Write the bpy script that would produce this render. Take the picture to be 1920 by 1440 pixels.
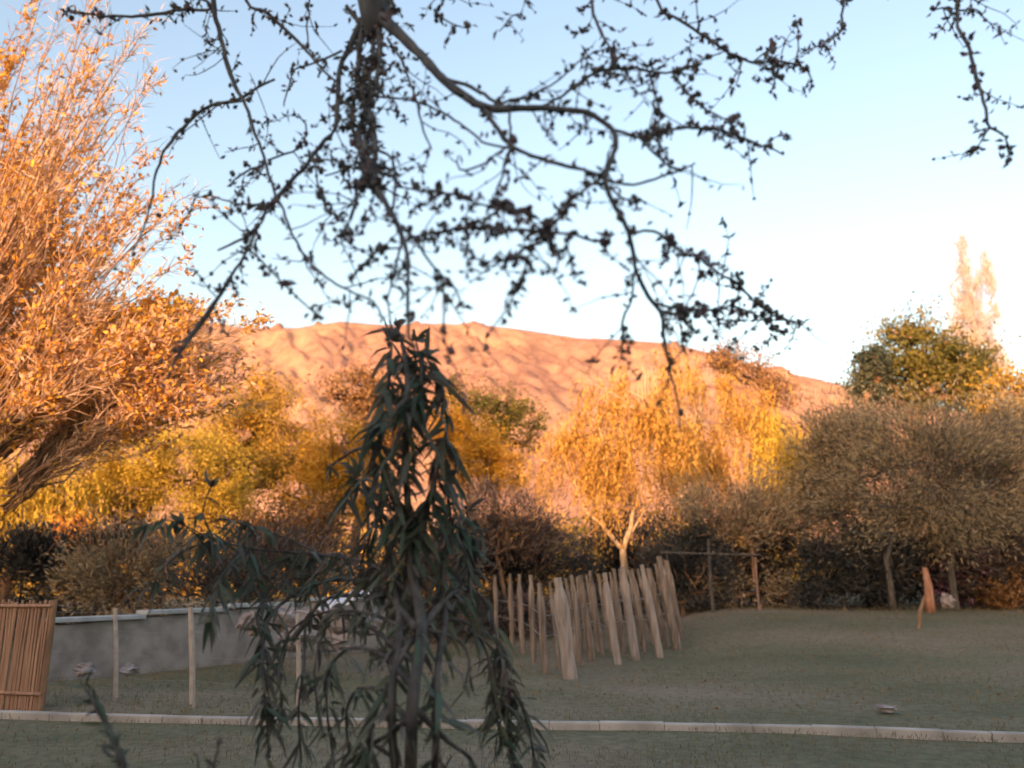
import bpy, math, random
import numpy as np
from mathutils import Vector, noise
for o in list(bpy.data.objects): bpy.data.objects.remove(o)
R = math.radians
scene = bpy.context.scene
COL = scene.collection
random.seed(7); rng = np.random.default_rng(11)

# ------------------------------------------------------------ camera, sky, sun, exposure
CAM_Z = 1.7; PITCH = R(13.4); F_PX = 1507.0            # photograph is 1920 x 1440
cam = bpy.data.cameras.new('camera'); cam_o = bpy.data.objects.new('camera', cam); COL.objects.link(cam_o)
cam.lens = 36*F_PX/1920; cam.sensor_width = 36; cam.clip_start = 0.05; cam.clip_end = 20000
cam_o.location = (0, 0, CAM_Z); cam_o.rotation_euler = (R(90)+PITCH, 0, 0)
cam.dof.use_dof = True; cam.dof.focus_distance = 7.5; cam.dof.aperture_fstop = 1.0
scene.camera = cam_o
SUN_EL, SUN_AZ = R(7), R(25)                            # the sun is low behind the camera, to its left
world = bpy.data.worlds.new('World'); scene.world = world; world.use_nodes = True
wn = world.node_tree.nodes; wl = world.node_tree.links
sky = wn.new('ShaderNodeTexSky'); sky.sky_type = 'NISHITA'; sky.sun_disc = False
sky.sun_elevation = SUN_EL; sky.sun_rotation = R(180)+SUN_AZ
sky.air_density = 1.3; sky.dust_density = 3.5; sky.ozone_density = 1.6
bg = wn['Background']; bg.inputs['Strength'].default_value = 0.15
warm = wn.new('ShaderNodeMixRGB'); warm.blend_type = 'MULTIPLY'; warm.inputs['Fac'].default_value = 1; warm.inputs['Color2'].default_value = (1.08, .945, .93, 1)
wl.new(sky.outputs['Color'], warm.inputs['Color1']); wl.new(warm.outputs['Color'], bg.inputs['Color'])
sun = bpy.data.lights.new('sun', 'SUN'); sun_o = bpy.data.objects.new('sun', sun); COL.objects.link(sun_o)
sun.energy = 2.0; sun.angle = R(0.5); sun.color = (1.0, 0.56, 0.31)
sd = Vector((math.sin(SUN_AZ)*math.cos(SUN_EL), math.cos(SUN_AZ)*math.cos(SUN_EL), -math.sin(SUN_EL)))
sun_o.rotation_euler = sd.to_track_quat('-Z', 'Y').to_euler(); sun_o.location = (-10, -20, 30)
vs = scene.view_settings
vs.view_transform = 'Standard'; vs.look = 'None'; vs.gamma = 1; vs.exposure = 2.2

# ------------------------------------------------------------ helpers
cp, sp = math.cos(PITCH), math.sin(PITCH)
def at(px, py, d):
    """point of the place seen at photo pixel (px,py), d metres in front"""
    a = (px-960)/F_PX; b = (720-py)/F_PX
    y = cp - b*sp; z = sp + b*cp
    t = d/y
    return Vector((a*t, d, CAM_Z + z*t))
def ground_at(px, py):
    a = (px-960)/F_PX; b = (720-py)/F_PX
    y = cp - b*sp; z = sp + b*cp
    t = -CAM_Z/z
    return Vector((a*t, y*t, 0))

def rise(x, y):
    """height of the lawn, which climbs gently towards the trees at the back right"""
    a = min(1, max(0, (y-15)/10.)); b = min(1, max(0, (x-3)/4.)); return .68*a*a*(3-2*a)*b*b*(3-2*b)
def lawn_at(px, py):
    a = (px-960)/F_PX; b = (720-py)/F_PX; y = cp - b*sp; z = sp + b*cp; t = 3.
    while t < 60 and CAM_Z+z*t > rise(a*t, y*t): t += .02
    return Vector((a*t, y*t, rise(a*t, y*t)))

def mesh_obj(name, V, Fc, mat, parent=None, smooth=False):
    me = bpy.data.meshes.new(name)
    V = np.asarray(V, dtype=np.float64).reshape(-1, 3)
    if isinstance(Fc, np.ndarray):
        k = Fc.shape[1]; n = len(Fc)
        me.vertices.add(len(V)); me.vertices.foreach_set('co', V.ravel())
        me.loops.add(n*k); me.loops.foreach_set('vertex_index', Fc.astype(np.int32).ravel())
        me.polygons.add(n); me.polygons.foreach_set('loop_start', np.arange(0, n*k, k, dtype=np.int32))
        me.polygons.foreach_set('loop_total', np.full(n, k, dtype=np.int32))
        me.update(calc_edges=True)
    else:
        me.from_pydata([tuple(v) for v in V], [], Fc); me.update()
    if smooth: me.polygons.foreach_set('use_smooth', [True]*len(me.polygons))
    if mat: me.materials.append(mat)
    o = bpy.data.objects.new(name, me); COL.objects.link(o)
    if parent: o.parent = parent
    return o
def empty(name, loc=(0, 0, 0), rz=0):
    o = bpy.data.objects.new(name, None); COL.objects.link(o); o.location = loc; o.rotation_euler = (0, 0, rz)
    o.empty_display_size = 0.2
    return o
def tag(o, label=None, cat=None, group=None, kind=None):
    if label: o['label'] = label
    if cat: o['category'] = cat
    if group: o['group'] = group
    if kind: o['kind'] = kind
    return o

class MB:
    def __init__(s): s.V = []; s.F = []
    def tube(s, pts, rad, sides=6, cap=True):
        n0 = len(s.V); m = len(pts); pts = [Vector(p) for p in pts]
        ref = Vector((0.31, 0.2, 0.93))
        for i, p in enumerate(pts):
            t = (pts[min(i+1, m-1)] - pts[max(i-1, 0)])
            if t.length < 1e-9: t = Vector((0, 0, 1))
            t.normalize()
            u = t.cross(ref)
            if u.length < 0.05: u = t.cross(Vector((1, 0, 0)))
            u.normalize(); w = t.cross(u)
            for k in range(sides):
                a = 2*math.pi*k/sides
                s.V.append(p + (u*math.cos(a) + w*math.sin(a))*rad[i])
        for i in range(m-1):
            for k in range(sides):
                a = n0+i*sides+k; b = n0+i*sides+(k+1) % sides
                s.F.append((a, b, b+sides, a+sides))
        if cap:
            s.F.append(tuple(n0+k for k in range(sides))[::-1]); s.F.append(tuple(n0+(m-1)*sides+k for k in range(sides)))
    def box(s, c, size, rz=0, tilt=(0, 0)):
        n0 = len(s.V); c = Vector(c)
        ca, sa = math.cos(rz), math.sin(rz)
        for dz in (-1, 1):
            for dx, dy in ((-1, -1), (1, -1), (1, 1), (-1, 1)):
                x = dx*size[0]/2; y = dy*size[1]/2; z = dz*size[2]/2
                X = x*ca - y*sa; Y = x*sa + y*ca
                s.V.append(c + Vector((X + tilt[0]*(z+size[2]/2), Y + tilt[1]*(z+size[2]/2), z)))
        for f in ((3, 2, 1, 0), (4, 5, 6, 7), (0, 1, 5, 4), (1, 2, 6, 5), (2, 3, 7, 6), (3, 0, 4, 7)):
            s.F.append(tuple(n0+i for i in f))
    def blob(s, c, r, seed=0, seg=7, rings=5, rough=0.25, squash=(1, 1, 1)):
        n0 = len(s.V); c = Vector(c)
        for i in range(rings+1):
            th = math.pi*i/rings
            for k in range(seg):
                ph = 2*math.pi*k/seg
                d = Vector((math.sin(th)*math.cos(ph), math.sin(th)*math.sin(ph), math.cos(th)))
                q = 1 + rough*noise.noise(d*1.9 + Vector((seed*3.7, seed*1.3, 0)))*2
                s.V.append(c + Vector((d.x*squash[0], d.y*squash[1], d.z*squash[2]))*r*q)
        for i in range(rings):
            for k in range(seg):
                a = n0+i*seg+k; b = n0+i*seg+(k+1) % seg
                s.F.append((a, a+seg, b+seg, b))
    def build(s, name, mat, parent=None, smooth=False): return mesh_obj(name, s.V, s.F, mat, parent, smooth)

def unit(a): return a/np.maximum(np.linalg.norm(a, axis=1, keepdims=True), 1e-9)
def leaves(c, ax, L, W, fold=0.25):
    """folded leaf shaped faces: c centres, ax directions"""
    n = len(c); ax = unit(ax); r = rng.normal(size=(n, 3)); sd_ = unit(np.cross(ax, r)); nn = np.cross(ax, sd_)
    L = (L*rng.uniform(0.65, 1.3, n))[:, None]; W = (W*rng.uniform(0.7, 1.3, n))[:, None]
    p0 = c - ax*L/2; p2 = c + ax*L/2 - nn*L*0.12
    m1 = c + sd_*W/2 + nn*W*fold; m2 = c - sd_*W/2 + nn*W*fold
    V = np.stack([p0, m1, p2, m2], 1).reshape(-1, 3)
    F = np.arange(n*4, dtype=np.int32).reshape(n, 4)
    return V, F
def curved_leaves(c, ax, L, W, droop=.45):
    n = len(c); ax = unit(ax); sd_ = unit(np.cross(ax, rng.normal(size=(n, 3))*.5+np.array([0, 0, 1.]))); nn = np.cross(sd_, ax)
    L = (L*rng.uniform(0.35, 1.35, n))[:, None]; W = (W*rng.uniform(0.6, 1.25, n))[:, None]
    dz = np.array([0, 0, -1.])*L*(droop*rng.uniform(.2, 1.3, n))[:, None]; cu = nn*L*rng.normal(0, .12, n)[:, None]; tw = nn*W*rng.normal(0, .2, n)[:, None]
    P = lambda t, w, s_: c + ax*L*t + dz*t*t + cu*math.sin(t*3) + sd_*W*w + tw*s_
    V = np.stack([P(0, 0, 0), P(.28, .48, 1), P(.28, -.48, -1), P(.65, .40, .6), P(.65, -.40, -.6), P(1, 0, 0)], 1).reshape(-1, 3)
    b = np.array([[0, 1, 2], [1, 3, 2], [2, 3, 4], [3, 5, 4]], dtype=np.int32)
    return V, (np.arange(n, dtype=np.int32)[:, None, None]*6 + b[None]).reshape(-1, 3)
def join_leaves(parts):
    Vs = []; Fs = []; k = 0
    for V, Fc in parts:
        Vs.append(V); Fs.append(Fc+k); k += len(V)
    return np.concatenate(Vs), np.concatenate(Fs)

# ------------------------------------------------------------ materials
def nt(name):
    m = bpy.data.materials.new(name); m.use_nodes = True
    n = m.node_tree.nodes; l = m.node_tree.links; b = n['Principled BSDF']
    return m, n, l, b
def ramp(n, cols, pos=None):
    r = n.new('ShaderNodeValToRGB'); e = r.color_ramp.elements
    k = len(cols); pos = pos or [i/(k-1) for i in range(k)]
    while len(e) < k: e.new(0.5)
    for i in range(k): e[i].position = pos[i]; e[i].color = (*cols[i], 1)
    return r
def leaf_mat(name, cols, scale=0.5, trans=0.25, rough=0.6, stretch=(1, 1, 1)):
    m, n, l, b = nt(name)
    g = n.new('ShaderNodeNewGeometry'); tc = n.new('ShaderNodeTexCoord')
    nz = n.new('ShaderNodeTexNoise'); nz.inputs['Scale'].default_value = scale; nz.inputs['Detail'].default_value = 3
    mp = n.new('ShaderNodeMapping'); mp.inputs['Scale'].default_value = stretch
    l.new(tc.outputs['Object'], mp.inputs['Vector']); l.new(mp.outputs['Vector'], nz.inputs['Vector'])
    mx = n.new('ShaderNodeMath'); mx.operation = 'MULTIPLY_ADD'; mx.inputs[1].default_value = 0.55
    s2 = n.new('ShaderNodeMath'); s2.operation = 'MULTIPLY_ADD'; s2.inputs[1].default_value = 1.5; s2.inputs[2].default_value = -0.52
    l.new(nz.outputs['Fac'], s2.inputs[0]); l.new(g.outputs['Random Per Island'], mx.inputs[0]); l.new(s2.outputs[0], mx.inputs[2])
    r = ramp(n, cols); l.new(mx.outputs[0], r.inputs['Fac']); l.new(r.outputs['Color'], b.inputs['Base Color'])
    b.inputs['Roughness'].default_value = rough; b.inputs['Specular IOR Level'].default_value = 0.25
    tr = n.new('ShaderNodeBsdfTranslucent'); l.new(r.outputs['Color'], tr.inputs['Color'])
    mix = n.new('ShaderNodeMixShader'); mix.inputs['Fac'].default_value = trans
    l.new(b.outputs['BSDF'], mix.inputs[1]); l.new(tr.outputs['BSDF'], mix.inputs[2])
    l.new(mix.outputs['Shader'], n['Material Output'].inputs['Surface'])
    return m
def rough_mat(name, cols, scale=3, bump=0.3, rough=0.85, stretch=(1, 1, 1), detail=6, dist=0.03):
    m, n, l, b = nt(name)
    tc = n.new('ShaderNodeTexCoord'); mp = n.new('ShaderNodeMapping'); mp.inputs['Scale'].default_value = stretch
    nz = n.new('ShaderNodeTexNoise'); nz.inputs['Scale'].default_value = scale; nz.inputs['Detail'].default_value = detail
    l.new(tc.outputs['Object'], mp.inputs['Vector']); l.new(mp.outputs['Vector'], nz.inputs['Vector'])
    k = len(cols); r = ramp(n, cols, [0.3+0.4*i/(k-1) for i in range(k)])
    l.new(nz.outputs['Fac'], r.inputs['Fac']); l.new(r.outputs['Color'], b.inputs['Base Color'])
    b.inputs['Roughness'].default_value = rough; b.inputs['Specular IOR Level'].default_value = 0.2
    bp = n.new('ShaderNodeBump'); bp.inputs['Strength'].default_value = bump; bp.inputs['Distance'].default_value = dist
    l.new(nz.outputs['Fac'], bp.inputs['Height']); l.new(bp.outputs['Normal'], b.inputs['Normal'])
    return m
M = {}
M['bark_dark'] = rough_mat('bark_dark', [(.040, .038, .038), (.075, .070, .068), (.12, .11, .10)], 14, .5, stretch=(1, 1, .3))
M['bark_over'] = rough_mat('bark_over', [(.055, .060, .068), (.095, .10, .11), (.15, .15, .15)], 14, .5, stretch=(1, 1, .3))
M['bark_brown'] = rough_mat('bark_brown', [(0.105, 0.063, 0.039), (0.210, 0.126, 0.078), (0.300, 0.196, 0.130)], 6, .5, stretch=(1, 1, .3))
M['bark_pale'] = rough_mat('bark_pale', [(.30, .20, .12), (.46, .33, .21), (.58, .44, .30)], 5, .4, stretch=(1, 1, .3))
M['bud'] = leaf_mat('bud', [(0.060, 0.072, 0.082), (0.121, 0.120, 0.115), (0.162, 0.084, 0.115)], 3, .15)
M['shrub_leaf'] = leaf_mat('shrub_leaf', [(0.036, 0.055, 0.041), (0.066, 0.105, 0.072), (0.102, 0.094, 0.094), (0.108, 0.127, 0.078), (0.132, 0.072, 0.074)], 2.2, .2)
M['lawn_leaf'] = leaf_mat('lawn_leaf', [(0.112, 0.113, 0.058), (0.174, 0.150, 0.086), (0.265, 0.180, 0.122)], .4, .3)
M['orange'] = leaf_mat('orange', [(0.330, 0.091, 0.036), (0.605, 0.247, 0.048), (0.726, 0.390, 0.072), (0.682, 0.390, 0.168)], .35, .3)
M['peach'] = leaf_mat('peach', [(.20, .10, .06), (.46, .24, .13), (.66, .42, .28), (.62, .32, .10), (.72, .52, .42)], .5, .3)
M['yellow'] = leaf_mat('yellow', [(0.329, 0.217, 0.040), (0.505, 0.357, 0.047), (0.659, 0.484, 0.079), (0.672, 0.421, 0.106)], .3, .3)
M['olive'] = leaf_mat('olive', [(0.159, 0.131, 0.036), (0.344, 0.236, 0.048), (0.529, 0.341, 0.061), (0.595, 0.314, 0.061)], .3, .3)
M['amber'] = leaf_mat('amber', [(0.315, 0.143, 0.020), (0.578, 0.308, 0.030), (0.693, 0.418, 0.060), (0.672, 0.308, 0.070)], .35, .3)
M['willow'] = leaf_mat('willow', [(0.200, 0.096, 0.033), (0.460, 0.249, 0.050), (0.640, 0.407, 0.099), (0.600, 0.294, 0.077)], 1.1, .3, stretch=(3, 3, .5))
M['rust'] = leaf_mat('rust', [(0.111, 0.067, 0.034), (0.238, 0.123, 0.051), (0.340, 0.190, 0.076), (0.187, 0.142, 0.068)], .5, .25)
M['greygreen'] = leaf_mat('greygreen', [(0.156, 0.136, 0.099), (0.281, 0.238, 0.158), (0.390, 0.307, 0.204), (0.250, 0.246, 0.151)], .3, .2)
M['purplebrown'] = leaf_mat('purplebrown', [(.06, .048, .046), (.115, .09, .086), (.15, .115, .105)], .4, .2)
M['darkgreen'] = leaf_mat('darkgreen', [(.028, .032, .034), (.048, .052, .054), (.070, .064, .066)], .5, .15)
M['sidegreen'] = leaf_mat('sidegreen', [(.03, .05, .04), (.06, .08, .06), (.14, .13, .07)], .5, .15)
M['goldgreen'] = leaf_mat('goldgreen', [(.05, .06, .02), (.11, .115, .03), (.20, .17, .04), (.30, .20, .07)], .3, .25)
M['poplar'] = leaf_mat('poplar', [(0.450, 0.370, 0.360), (0.580, 0.493, 0.456), (0.660, 0.582, 0.504)], .6, .3)
M['mauve'] = leaf_mat('mauve', [(0.108, 0.056, 0.088), (0.198, 0.096, 0.160), (0.252, 0.128, 0.192)], 1.2, .15)
M['silver'] = leaf_mat('silver', [(.10, .12, .11), (.22, .25, .23), (.34, .36, .33)], 1.5, .15)
M['rail'] = rough_mat('rail', [(0.180, 0.115, 0.101), (0.306, 0.196, 0.169)], 9, .3)
M['paling'] = rough_mat('paling', [(0.095, 0.075, 0.064), (0.180, 0.145, 0.123), (0.285, 0.233, 0.200)], 6, .4, stretch=(2.5, 2.5, .25))
M['paling_pale'] = rough_mat('paling_pale', [(0.194, 0.163, 0.150), (0.282, 0.241, 0.219), (0.370, 0.318, 0.292)], 6, .3, stretch=(2.5, 2.5, .25))
M['cane'] = rough_mat('cane', [(0.210, 0.130, 0.088), (0.315, 0.190, 0.127), (0.399, 0.250, 0.167)], 7, .4, stretch=(3, 3, .2))
M['post'] = rough_mat('post', [(0.308, 0.260, 0.225), (0.418, 0.355, 0.314)], 8, .3)
M['stone'] = rough_mat('stone', [(.17, .155, .145), (.22, .20, .19), (.27, .25, .235), (.31, .29, .28)], 3, .6)
M['coping'] = rough_mat('coping', [(0.230, 0.259, 0.273), (0.319, 0.346, 0.370), (0.408, 0.420, 0.429)], 3, .3)
M['rock'] = rough_mat('rock', [(0.130, 0.114, 0.113), (0.233, 0.206, 0.207), (0.363, 0.328, 0.329)], 4, .6)
M['kerb'] = rough_mat('kerb', [(0.256, 0.237, 0.217), (0.336, 0.307, 0.283), (0.432, 0.393, 0.362)], 2.2, .4)
M['dirt'] = rough_mat('dirt', [(0.180, 0.115, 0.095), (0.288, 0.182, 0.149), (0.360, 0.230, 0.189)], 1.5, .4)
M['tarp'] = rough_mat('tarp', [(.30, .33, .48), (.50, .54, .66), (.62, .66, .74)], 2.5, .3, rough=.45)
M['shed_wall'] = rough_mat('shed_wall', [(0.040, 0.041, 0.045), (0.072, 0.071, 0.075)], 4, .3)
M['shed_roof'] = rough_mat('shed_roof', [(0.065, 0.066, 0.102), (0.104, 0.102, 0.144)], 5, .3)
M['plaster'] = rough_mat('plaster', [(.40, .36, .30), (.50, .46, .40)], 3, .2)
M['rooftile'] = rough_mat('rooftile', [(.20, .09, .06), (.30, .14, .09)], 8, .3)
M['window_glass'] = rough_mat('window_glass', [(.02, .02, .025), (.03, .03, .04)], 1, 0, rough=.1)
M['wire'] = rough_mat('wire', [(.18, .18, .18), (.25, .25, .25)], 5, 0, rough=.5)

M['path_earth'] = rough_mat('path_earth', [(.13, .125, .085), (.17, .145, .105), (.20, .17, .13)], 1.2, .4)
def lawn_material():
    m, n, l, b = nt('lawn')
    tc = n.new('ShaderNodeTexCoord')
    a = n.new('ShaderNodeTexNoise'); a.inputs['Scale'].default_value = .22; a.inputs['Detail'].default_value = 5; a.inputs['Roughness'].default_value = .6
    mp = n.new('ShaderNodeMapping'); mp.inputs['Scale'].default_value = (.55, 1, 1)
    l.new(tc.outputs['Object'], mp.inputs['Vector']); l.new(mp.outputs['Vector'], a.inputs['Vector'])
    r = ramp(n, [(.098, .104, .066), (.138, .130, .085), (.178, .150, .110), (.22, .178, .14)], [.34, .46, .57, .70])
    l.new(a.outputs['Fac'], r.inputs['Fac'])
    f = n.new('ShaderNodeTexNoise'); f.inputs['Scale'].default_value = 9; f.inputs['Detail'].default_value = 8
    l.new(tc.outputs['Object'], f.inputs['Vector'])
    mx = n.new('ShaderNodeMixRGB'); mx.blend_type = 'OVERLAY'; mx.inputs['Fac'].default_value = .55
    l.new(r.outputs['Color'], mx.inputs['Color1']); l.new(f.outputs['Fac'], mx.inputs['Color2']); l.new(mx.outputs['Color'], b.inputs['Base Color'])
    b.inputs['Roughness'].default_value = .95; b.inputs['Specular IOR Level'].default_value = .1
    bp = n.new('ShaderNodeBump'); bp.inputs['Strength'].default_value = .5; bp.inputs['Distance'].default_value = .04
    l.new(f.outputs['Fac'], bp.inputs['Height']); l.new(bp.outputs['Normal'], b.inputs['Normal'])
    return m
def mountain_material():
    m, n, l, b = nt('mountain_rock')
    tc = n.new('ShaderNodeTexCoord')
    a = n.new('ShaderNodeTexNoise'); a.inputs['Scale'].default_value = .0035; a.inputs['Detail'].default_value = 9; a.inputs['Roughness'].default_value = .65
    l.new(tc.outputs['Object'], a.inputs['Vector'])
    r = ramp(n, [(.30, .17, .135), (.42, .245, .18), (.50, .305, .20), (.46, .265, .22)], [.32, .46, .56, .70])
    l.new(a.outputs['Fac'], r.inputs['Fac'])
    v = n.new('ShaderNodeTexNoise'); v.inputs['Scale'].default_value = .022; v.inputs['Detail'].default_value = 12; v.inputs['Roughness'].default_value = .75
    l.new(tc.outputs['Object'], v.inputs['Vector'])
    r2 = ramp(n, [(.55, .55, .55), (1, 1, 1)], [.42, .52]); l.new(v.outputs['Fac'], r2.inputs['Fac'])
    mx = n.new('ShaderNodeMixRGB'); mx.blend_type = 'MULTIPLY'; mx.inputs['Fac'].default_value = .6
    l.new(r.outputs['Color'], mx.inputs['Color1']); l.new(r2.outputs['Color'], mx.inputs['Color2']); l.new(mx.outputs['Color'], b.inputs['Base Color'])
    b.inputs['Roughness'].default_value = 1; b.inputs['Specular IOR Level'].default_value = 0
    bp = n.new('ShaderNodeBump'); bp.inputs['Strength'].default_value = .6; bp.inputs['Distance'].default_value = 20
    l.new(v.outputs['Fac'], bp.inputs['Height']); l.new(bp.outputs['Normal'], b.inputs['Normal'])
    return m

# ------------------------------------------------------------ setting: ground, path, mountain
def make_ground():
    xs = np.concatenate([[-9000, -3000, -800, -200], np.linspace(-60, 60, 121), [200, 800, 3000, 9000]])
    ys = np.concatenate([[-9000, -3000, -600, -150], np.linspace(-40, 80, 121), [200, 800, 3000, 9000]])
    V = []; F = []
    for y in ys:
        for x in xs:
            z = -0.03
            if abs(x) < 60 and 5 < y < 80: z = -0.03 + 0.03*noise.noise(Vector((x*.35, y*.35, 0)))
            V.append((x, y, z+rise(x, y)))
    nx = len(xs)
    for j in range(len(ys)-1):
        for i in range(nx-1): a = j*nx+i; F.append((a, a+1, a+1+nx, a+nx))
    o = mesh_obj('ground', V, F, lawn_material(), smooth=True); tag(o, kind='structure')
make_ground()

def make_mountain():
    prof = [(-900, 640), (-300, 600), (0, 585), (380, 592), (470, 606), (560, 608), (640, 597), (720, 606), (800, 602), (900, 605), (1000, 616),
            (1080, 627), (1160, 630), (1250, 636), (1330, 655), (1440, 688), (1520, 706), (1590, 722), (1700, 745), (1900, 790), (2300, 850), (2900, 900)]
    D = 2200.
    pts = [at(px, py, D) for px, py in prof]
    X = np.array([p.x for p in pts]); Z = np.array([p.z for p in pts])
    nx, ny = 620, 190
    xs = np.linspace(-2600, 2600, nx); ys = np.linspace(900, 3100, ny)
    V = np.zeros((ny, nx, 3))
    for j, y in enumerate(ys):
        for i, x in enumerate(xs):
            H = np.interp(x, X, Z)
            f = (y-900)/(D-900)
            crest = D + 60*noise.noise(Vector((x*.0016, 3.1, 0)))
            if y <= crest:
                g = (y-900)/(crest-900); h = H*(g**0.85)
            else:
                h = H*max(0, 1-(y-crest)/900*.7)
                g = 1
            w = min(1, max(0, g)*3)*(1 if y > crest else min(1, (1-g)*6+.03))
            q = Vector((x*.0030 + y*.0012, y*.0011 - x*.0004, .3))
            rid = noise.fractal(q, 1.0, 2.0, 5)
            gul = 1-abs(noise.noise(Vector((x*.0062+y*.003, y*.0011, 4.))))*2
            gu2 = 1-abs(noise.noise(Vector((x*.016+y*.006, y*.003, 9.))))*2
            h += w*(13*noise.ridged_multi_fractal(Vector((x*.006+y*.003, y*.0022, 5.)), 1.0, 2.1, 6, 1.0, 2.0) - 13 + 30*rid - 11*max(0, gul)**3 - 12*max(0, gu2)**2 + 14*noise.fractal(Vector((x*.014, y*.010, 1)), 1, 2, 5) - 12*max(0, 1-abs(noise.noise(Vector((x*.035+y*.012, y*.008, 2.))))*2.2)**2)
            V[j, i] = (x, y, h-8)
    a = (np.arange(ny-1)[:, None]*nx + np.arange(nx-1)[None]).ravel()
    F = np.stack([a, a+1, a+1+nx, a+nx], 1)
    o = mesh_obj('mountain', V.reshape(-1, 3), F, mountain_material(), smooth=True); tag(o, kind='structure')
make_mountain()

def ribbon(name, pts, width, z, mat):
    V = []; F = []
    for i, p in enumerate(pts):
        t = (Vector(pts[min(i+1, len(pts)-1)]) - Vector(pts[max(i-1, 0)])).normalized()
        nrm = Vector((-t.y, t.x, 0)); w = width*(1+.25*noise.noise(Vector((i*.7, 1.2, 0))))
        for e_ in (-1, 1):
            q_ = Vector((p[0], p[1], 0)) + nrm*w/2*e_; V.append((q_.x, q_.y, z+rise(q_.x, q_.y)))
    for i in range(len(pts)-1): F.append((2*i, 2*i+2, 2*i+3, 2*i+1))
    return mesh_obj(name, V, F, mat)
# pale stone kerb crossing the lawn
def make_kerb():
    line = [(-120, 1337), (0, 1341), (250, 1349), (480, 1354), (760, 1358), (1030, 1362), (1300, 1365), (1550, 1370), (1750, 1378), (1920, 1384), (2060, 1388)]
    P = [ground_at(*q) for q in line]
    root = empty('stone_kerb', P[5]); root['label'] = 'low pale stone kerb running straight across the lawn'; root['category'] = 'kerb'
    # blocks of stone laid end to end
    pts = []; 
    for a, b in zip(P[:-1], P[1:]):
        n = max(2, int((b-a).length/.08))
        for i in range(n): pts.append(a.lerp(b, i/n))
    mb = MB(); i = 0
    while i < len(pts)-6:
        k = random.randint(5, 9); a = pts[i]; b = pts[min(i+k, len(pts)-1)]; i += k
        d = b-a; L = d.length-.002; c = (a+b)/2; h = .055+random.uniform(-.005, .005)
        mb.box((c.x, c.y+random.uniform(-.01, .01), h/2-.03), (L, 0.13+random.uniform(-.01, .01), h+.06), math.atan2(d.y, d.x)+random.uniform(-.015, .015))
    mb.V = [v - P[5] for v in mb.V]
    o = mb.build('edging_stones', M['kerb'], root)
    bv = o.modifiers.new('bevel', 'BEVEL'); bv.width = .012; bv.segments = 2
make_kerb()

def make_grass():
    parts = []
    n = 90000
    d = 5.2 + 32*rng.random(n)**1.7
    x = (rng.random(n)*2-1)*(d*.72+1)
    # clumpy cover
    keep = np.array([noise.noise(Vector((a*.5, b*.9, 2)))+.32*noise.noise(Vector((a*3, b*3, 5))) > rng_ for a, b, rng_ in zip(x, d, rng.uniform(-.6, .35, n))])
    d = d[keep]; x = x[keep]; n = len(d)
    L = rng.uniform(.025, .06, n)*(1+d/30)
    c = np.stack([x, d, L*.4-.01+np.array([rise(a, b) for a, b in zip(x, d)])], 1)
    ax = np.stack([rng.normal(0, .35, n), rng.normal(0, .35, n), np.ones(n)], 1)
    V, F = leaves(c, ax, L, .0055*(1+d/14))
    tag(mesh_obj('grass', V, F, M['lawn_leaf']), 'short grey green grass covering the shaded lawn', 'grass', kind='stuff')
make_grass()
def make_fallen():
    n = 2600; x = rng.uniform(-16, 18, n); y = rng.uniform(8, 27, n)
    keep = np.array([noise.noise(Vector((a*.22, b*.3, 8))) > -.02 for a, b in zip(x, y)]); x = x[keep]; y = y[keep]; n = len(x)
    V, F = leaves(np.stack([x, y, rng.uniform(.012, .03, n)+np.array([rise(a, b) for a, b in zip(x, y)])], 1), np.stack([rng.normal(size=n), rng.normal(size=n), rng.normal(0, .15, n)], 1), .055, .032)
    tag(mesh_obj('fallen_leaves', V, F, M['rust']), 'brown fallen leaves scattered over the lawn', 'leaves', kind='stuff')
make_fallen()

# ------------------------------------------------------------ unseen building added behind the camera, wings shaped to shade the yard
def make_shade_caster():
    root = empty('shade_caster', (-16*math.sin(SUN_AZ), -16*math.cos(SUN_AZ), 0), -SUN_AZ)
    tag(root, 'added unseen building with tiled wings shaped to shade the yard', 'shade_caster')
    def wing(u0, u1, eave, ridge, dep=8):
        mb = MB(); mb.box(((u0+u1)/2, -dep/2, eave/2), (u1-u0, dep, eave)); mb.build('wall', M['plaster'], root)
        V = [(u0-.3, .3, eave+.003), (u1+.3, .3, eave+.003), (u1+.3, -dep-.3, eave+.003), (u0-.3, -dep-.3, eave+.003), (u0-.3, -dep/2, ridge), (u1+.3, -dep/2, ridge)]
        mesh_obj('roof', V, [(0, 1, 5, 4), (2, 3, 4, 5), (0, 4, 3), (1, 2, 5), (3, 2, 1, 0)], M['rooftile'], root)
        k = int((u1-u0)//3.2)
        for i in range(k):
            u = u0 + (i+.5)*(u1-u0)/k
            for z in ([1.6, 4.4] if eave > 5 else [1.6]):
                m = MB(); m.box((u, .02, z), (1.2, .08, 1.3)); f = m.build('window', M['post'], root)
                m = MB(); m.box((u, .07, z), (1.0, .03, 1.1)); m.build('pane', M['window_glass'], f)
    wing(-46, -18, 4.4, 7.1)
    wing(-18.2, -7.2, 5.4, 8.45, 8.4)
    wing(-7.6, -3.2, 8.4, 11.5, 8.6)
    wing(-3.6, 15, 9.6, 13.6)
make_shade_caster()

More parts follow.
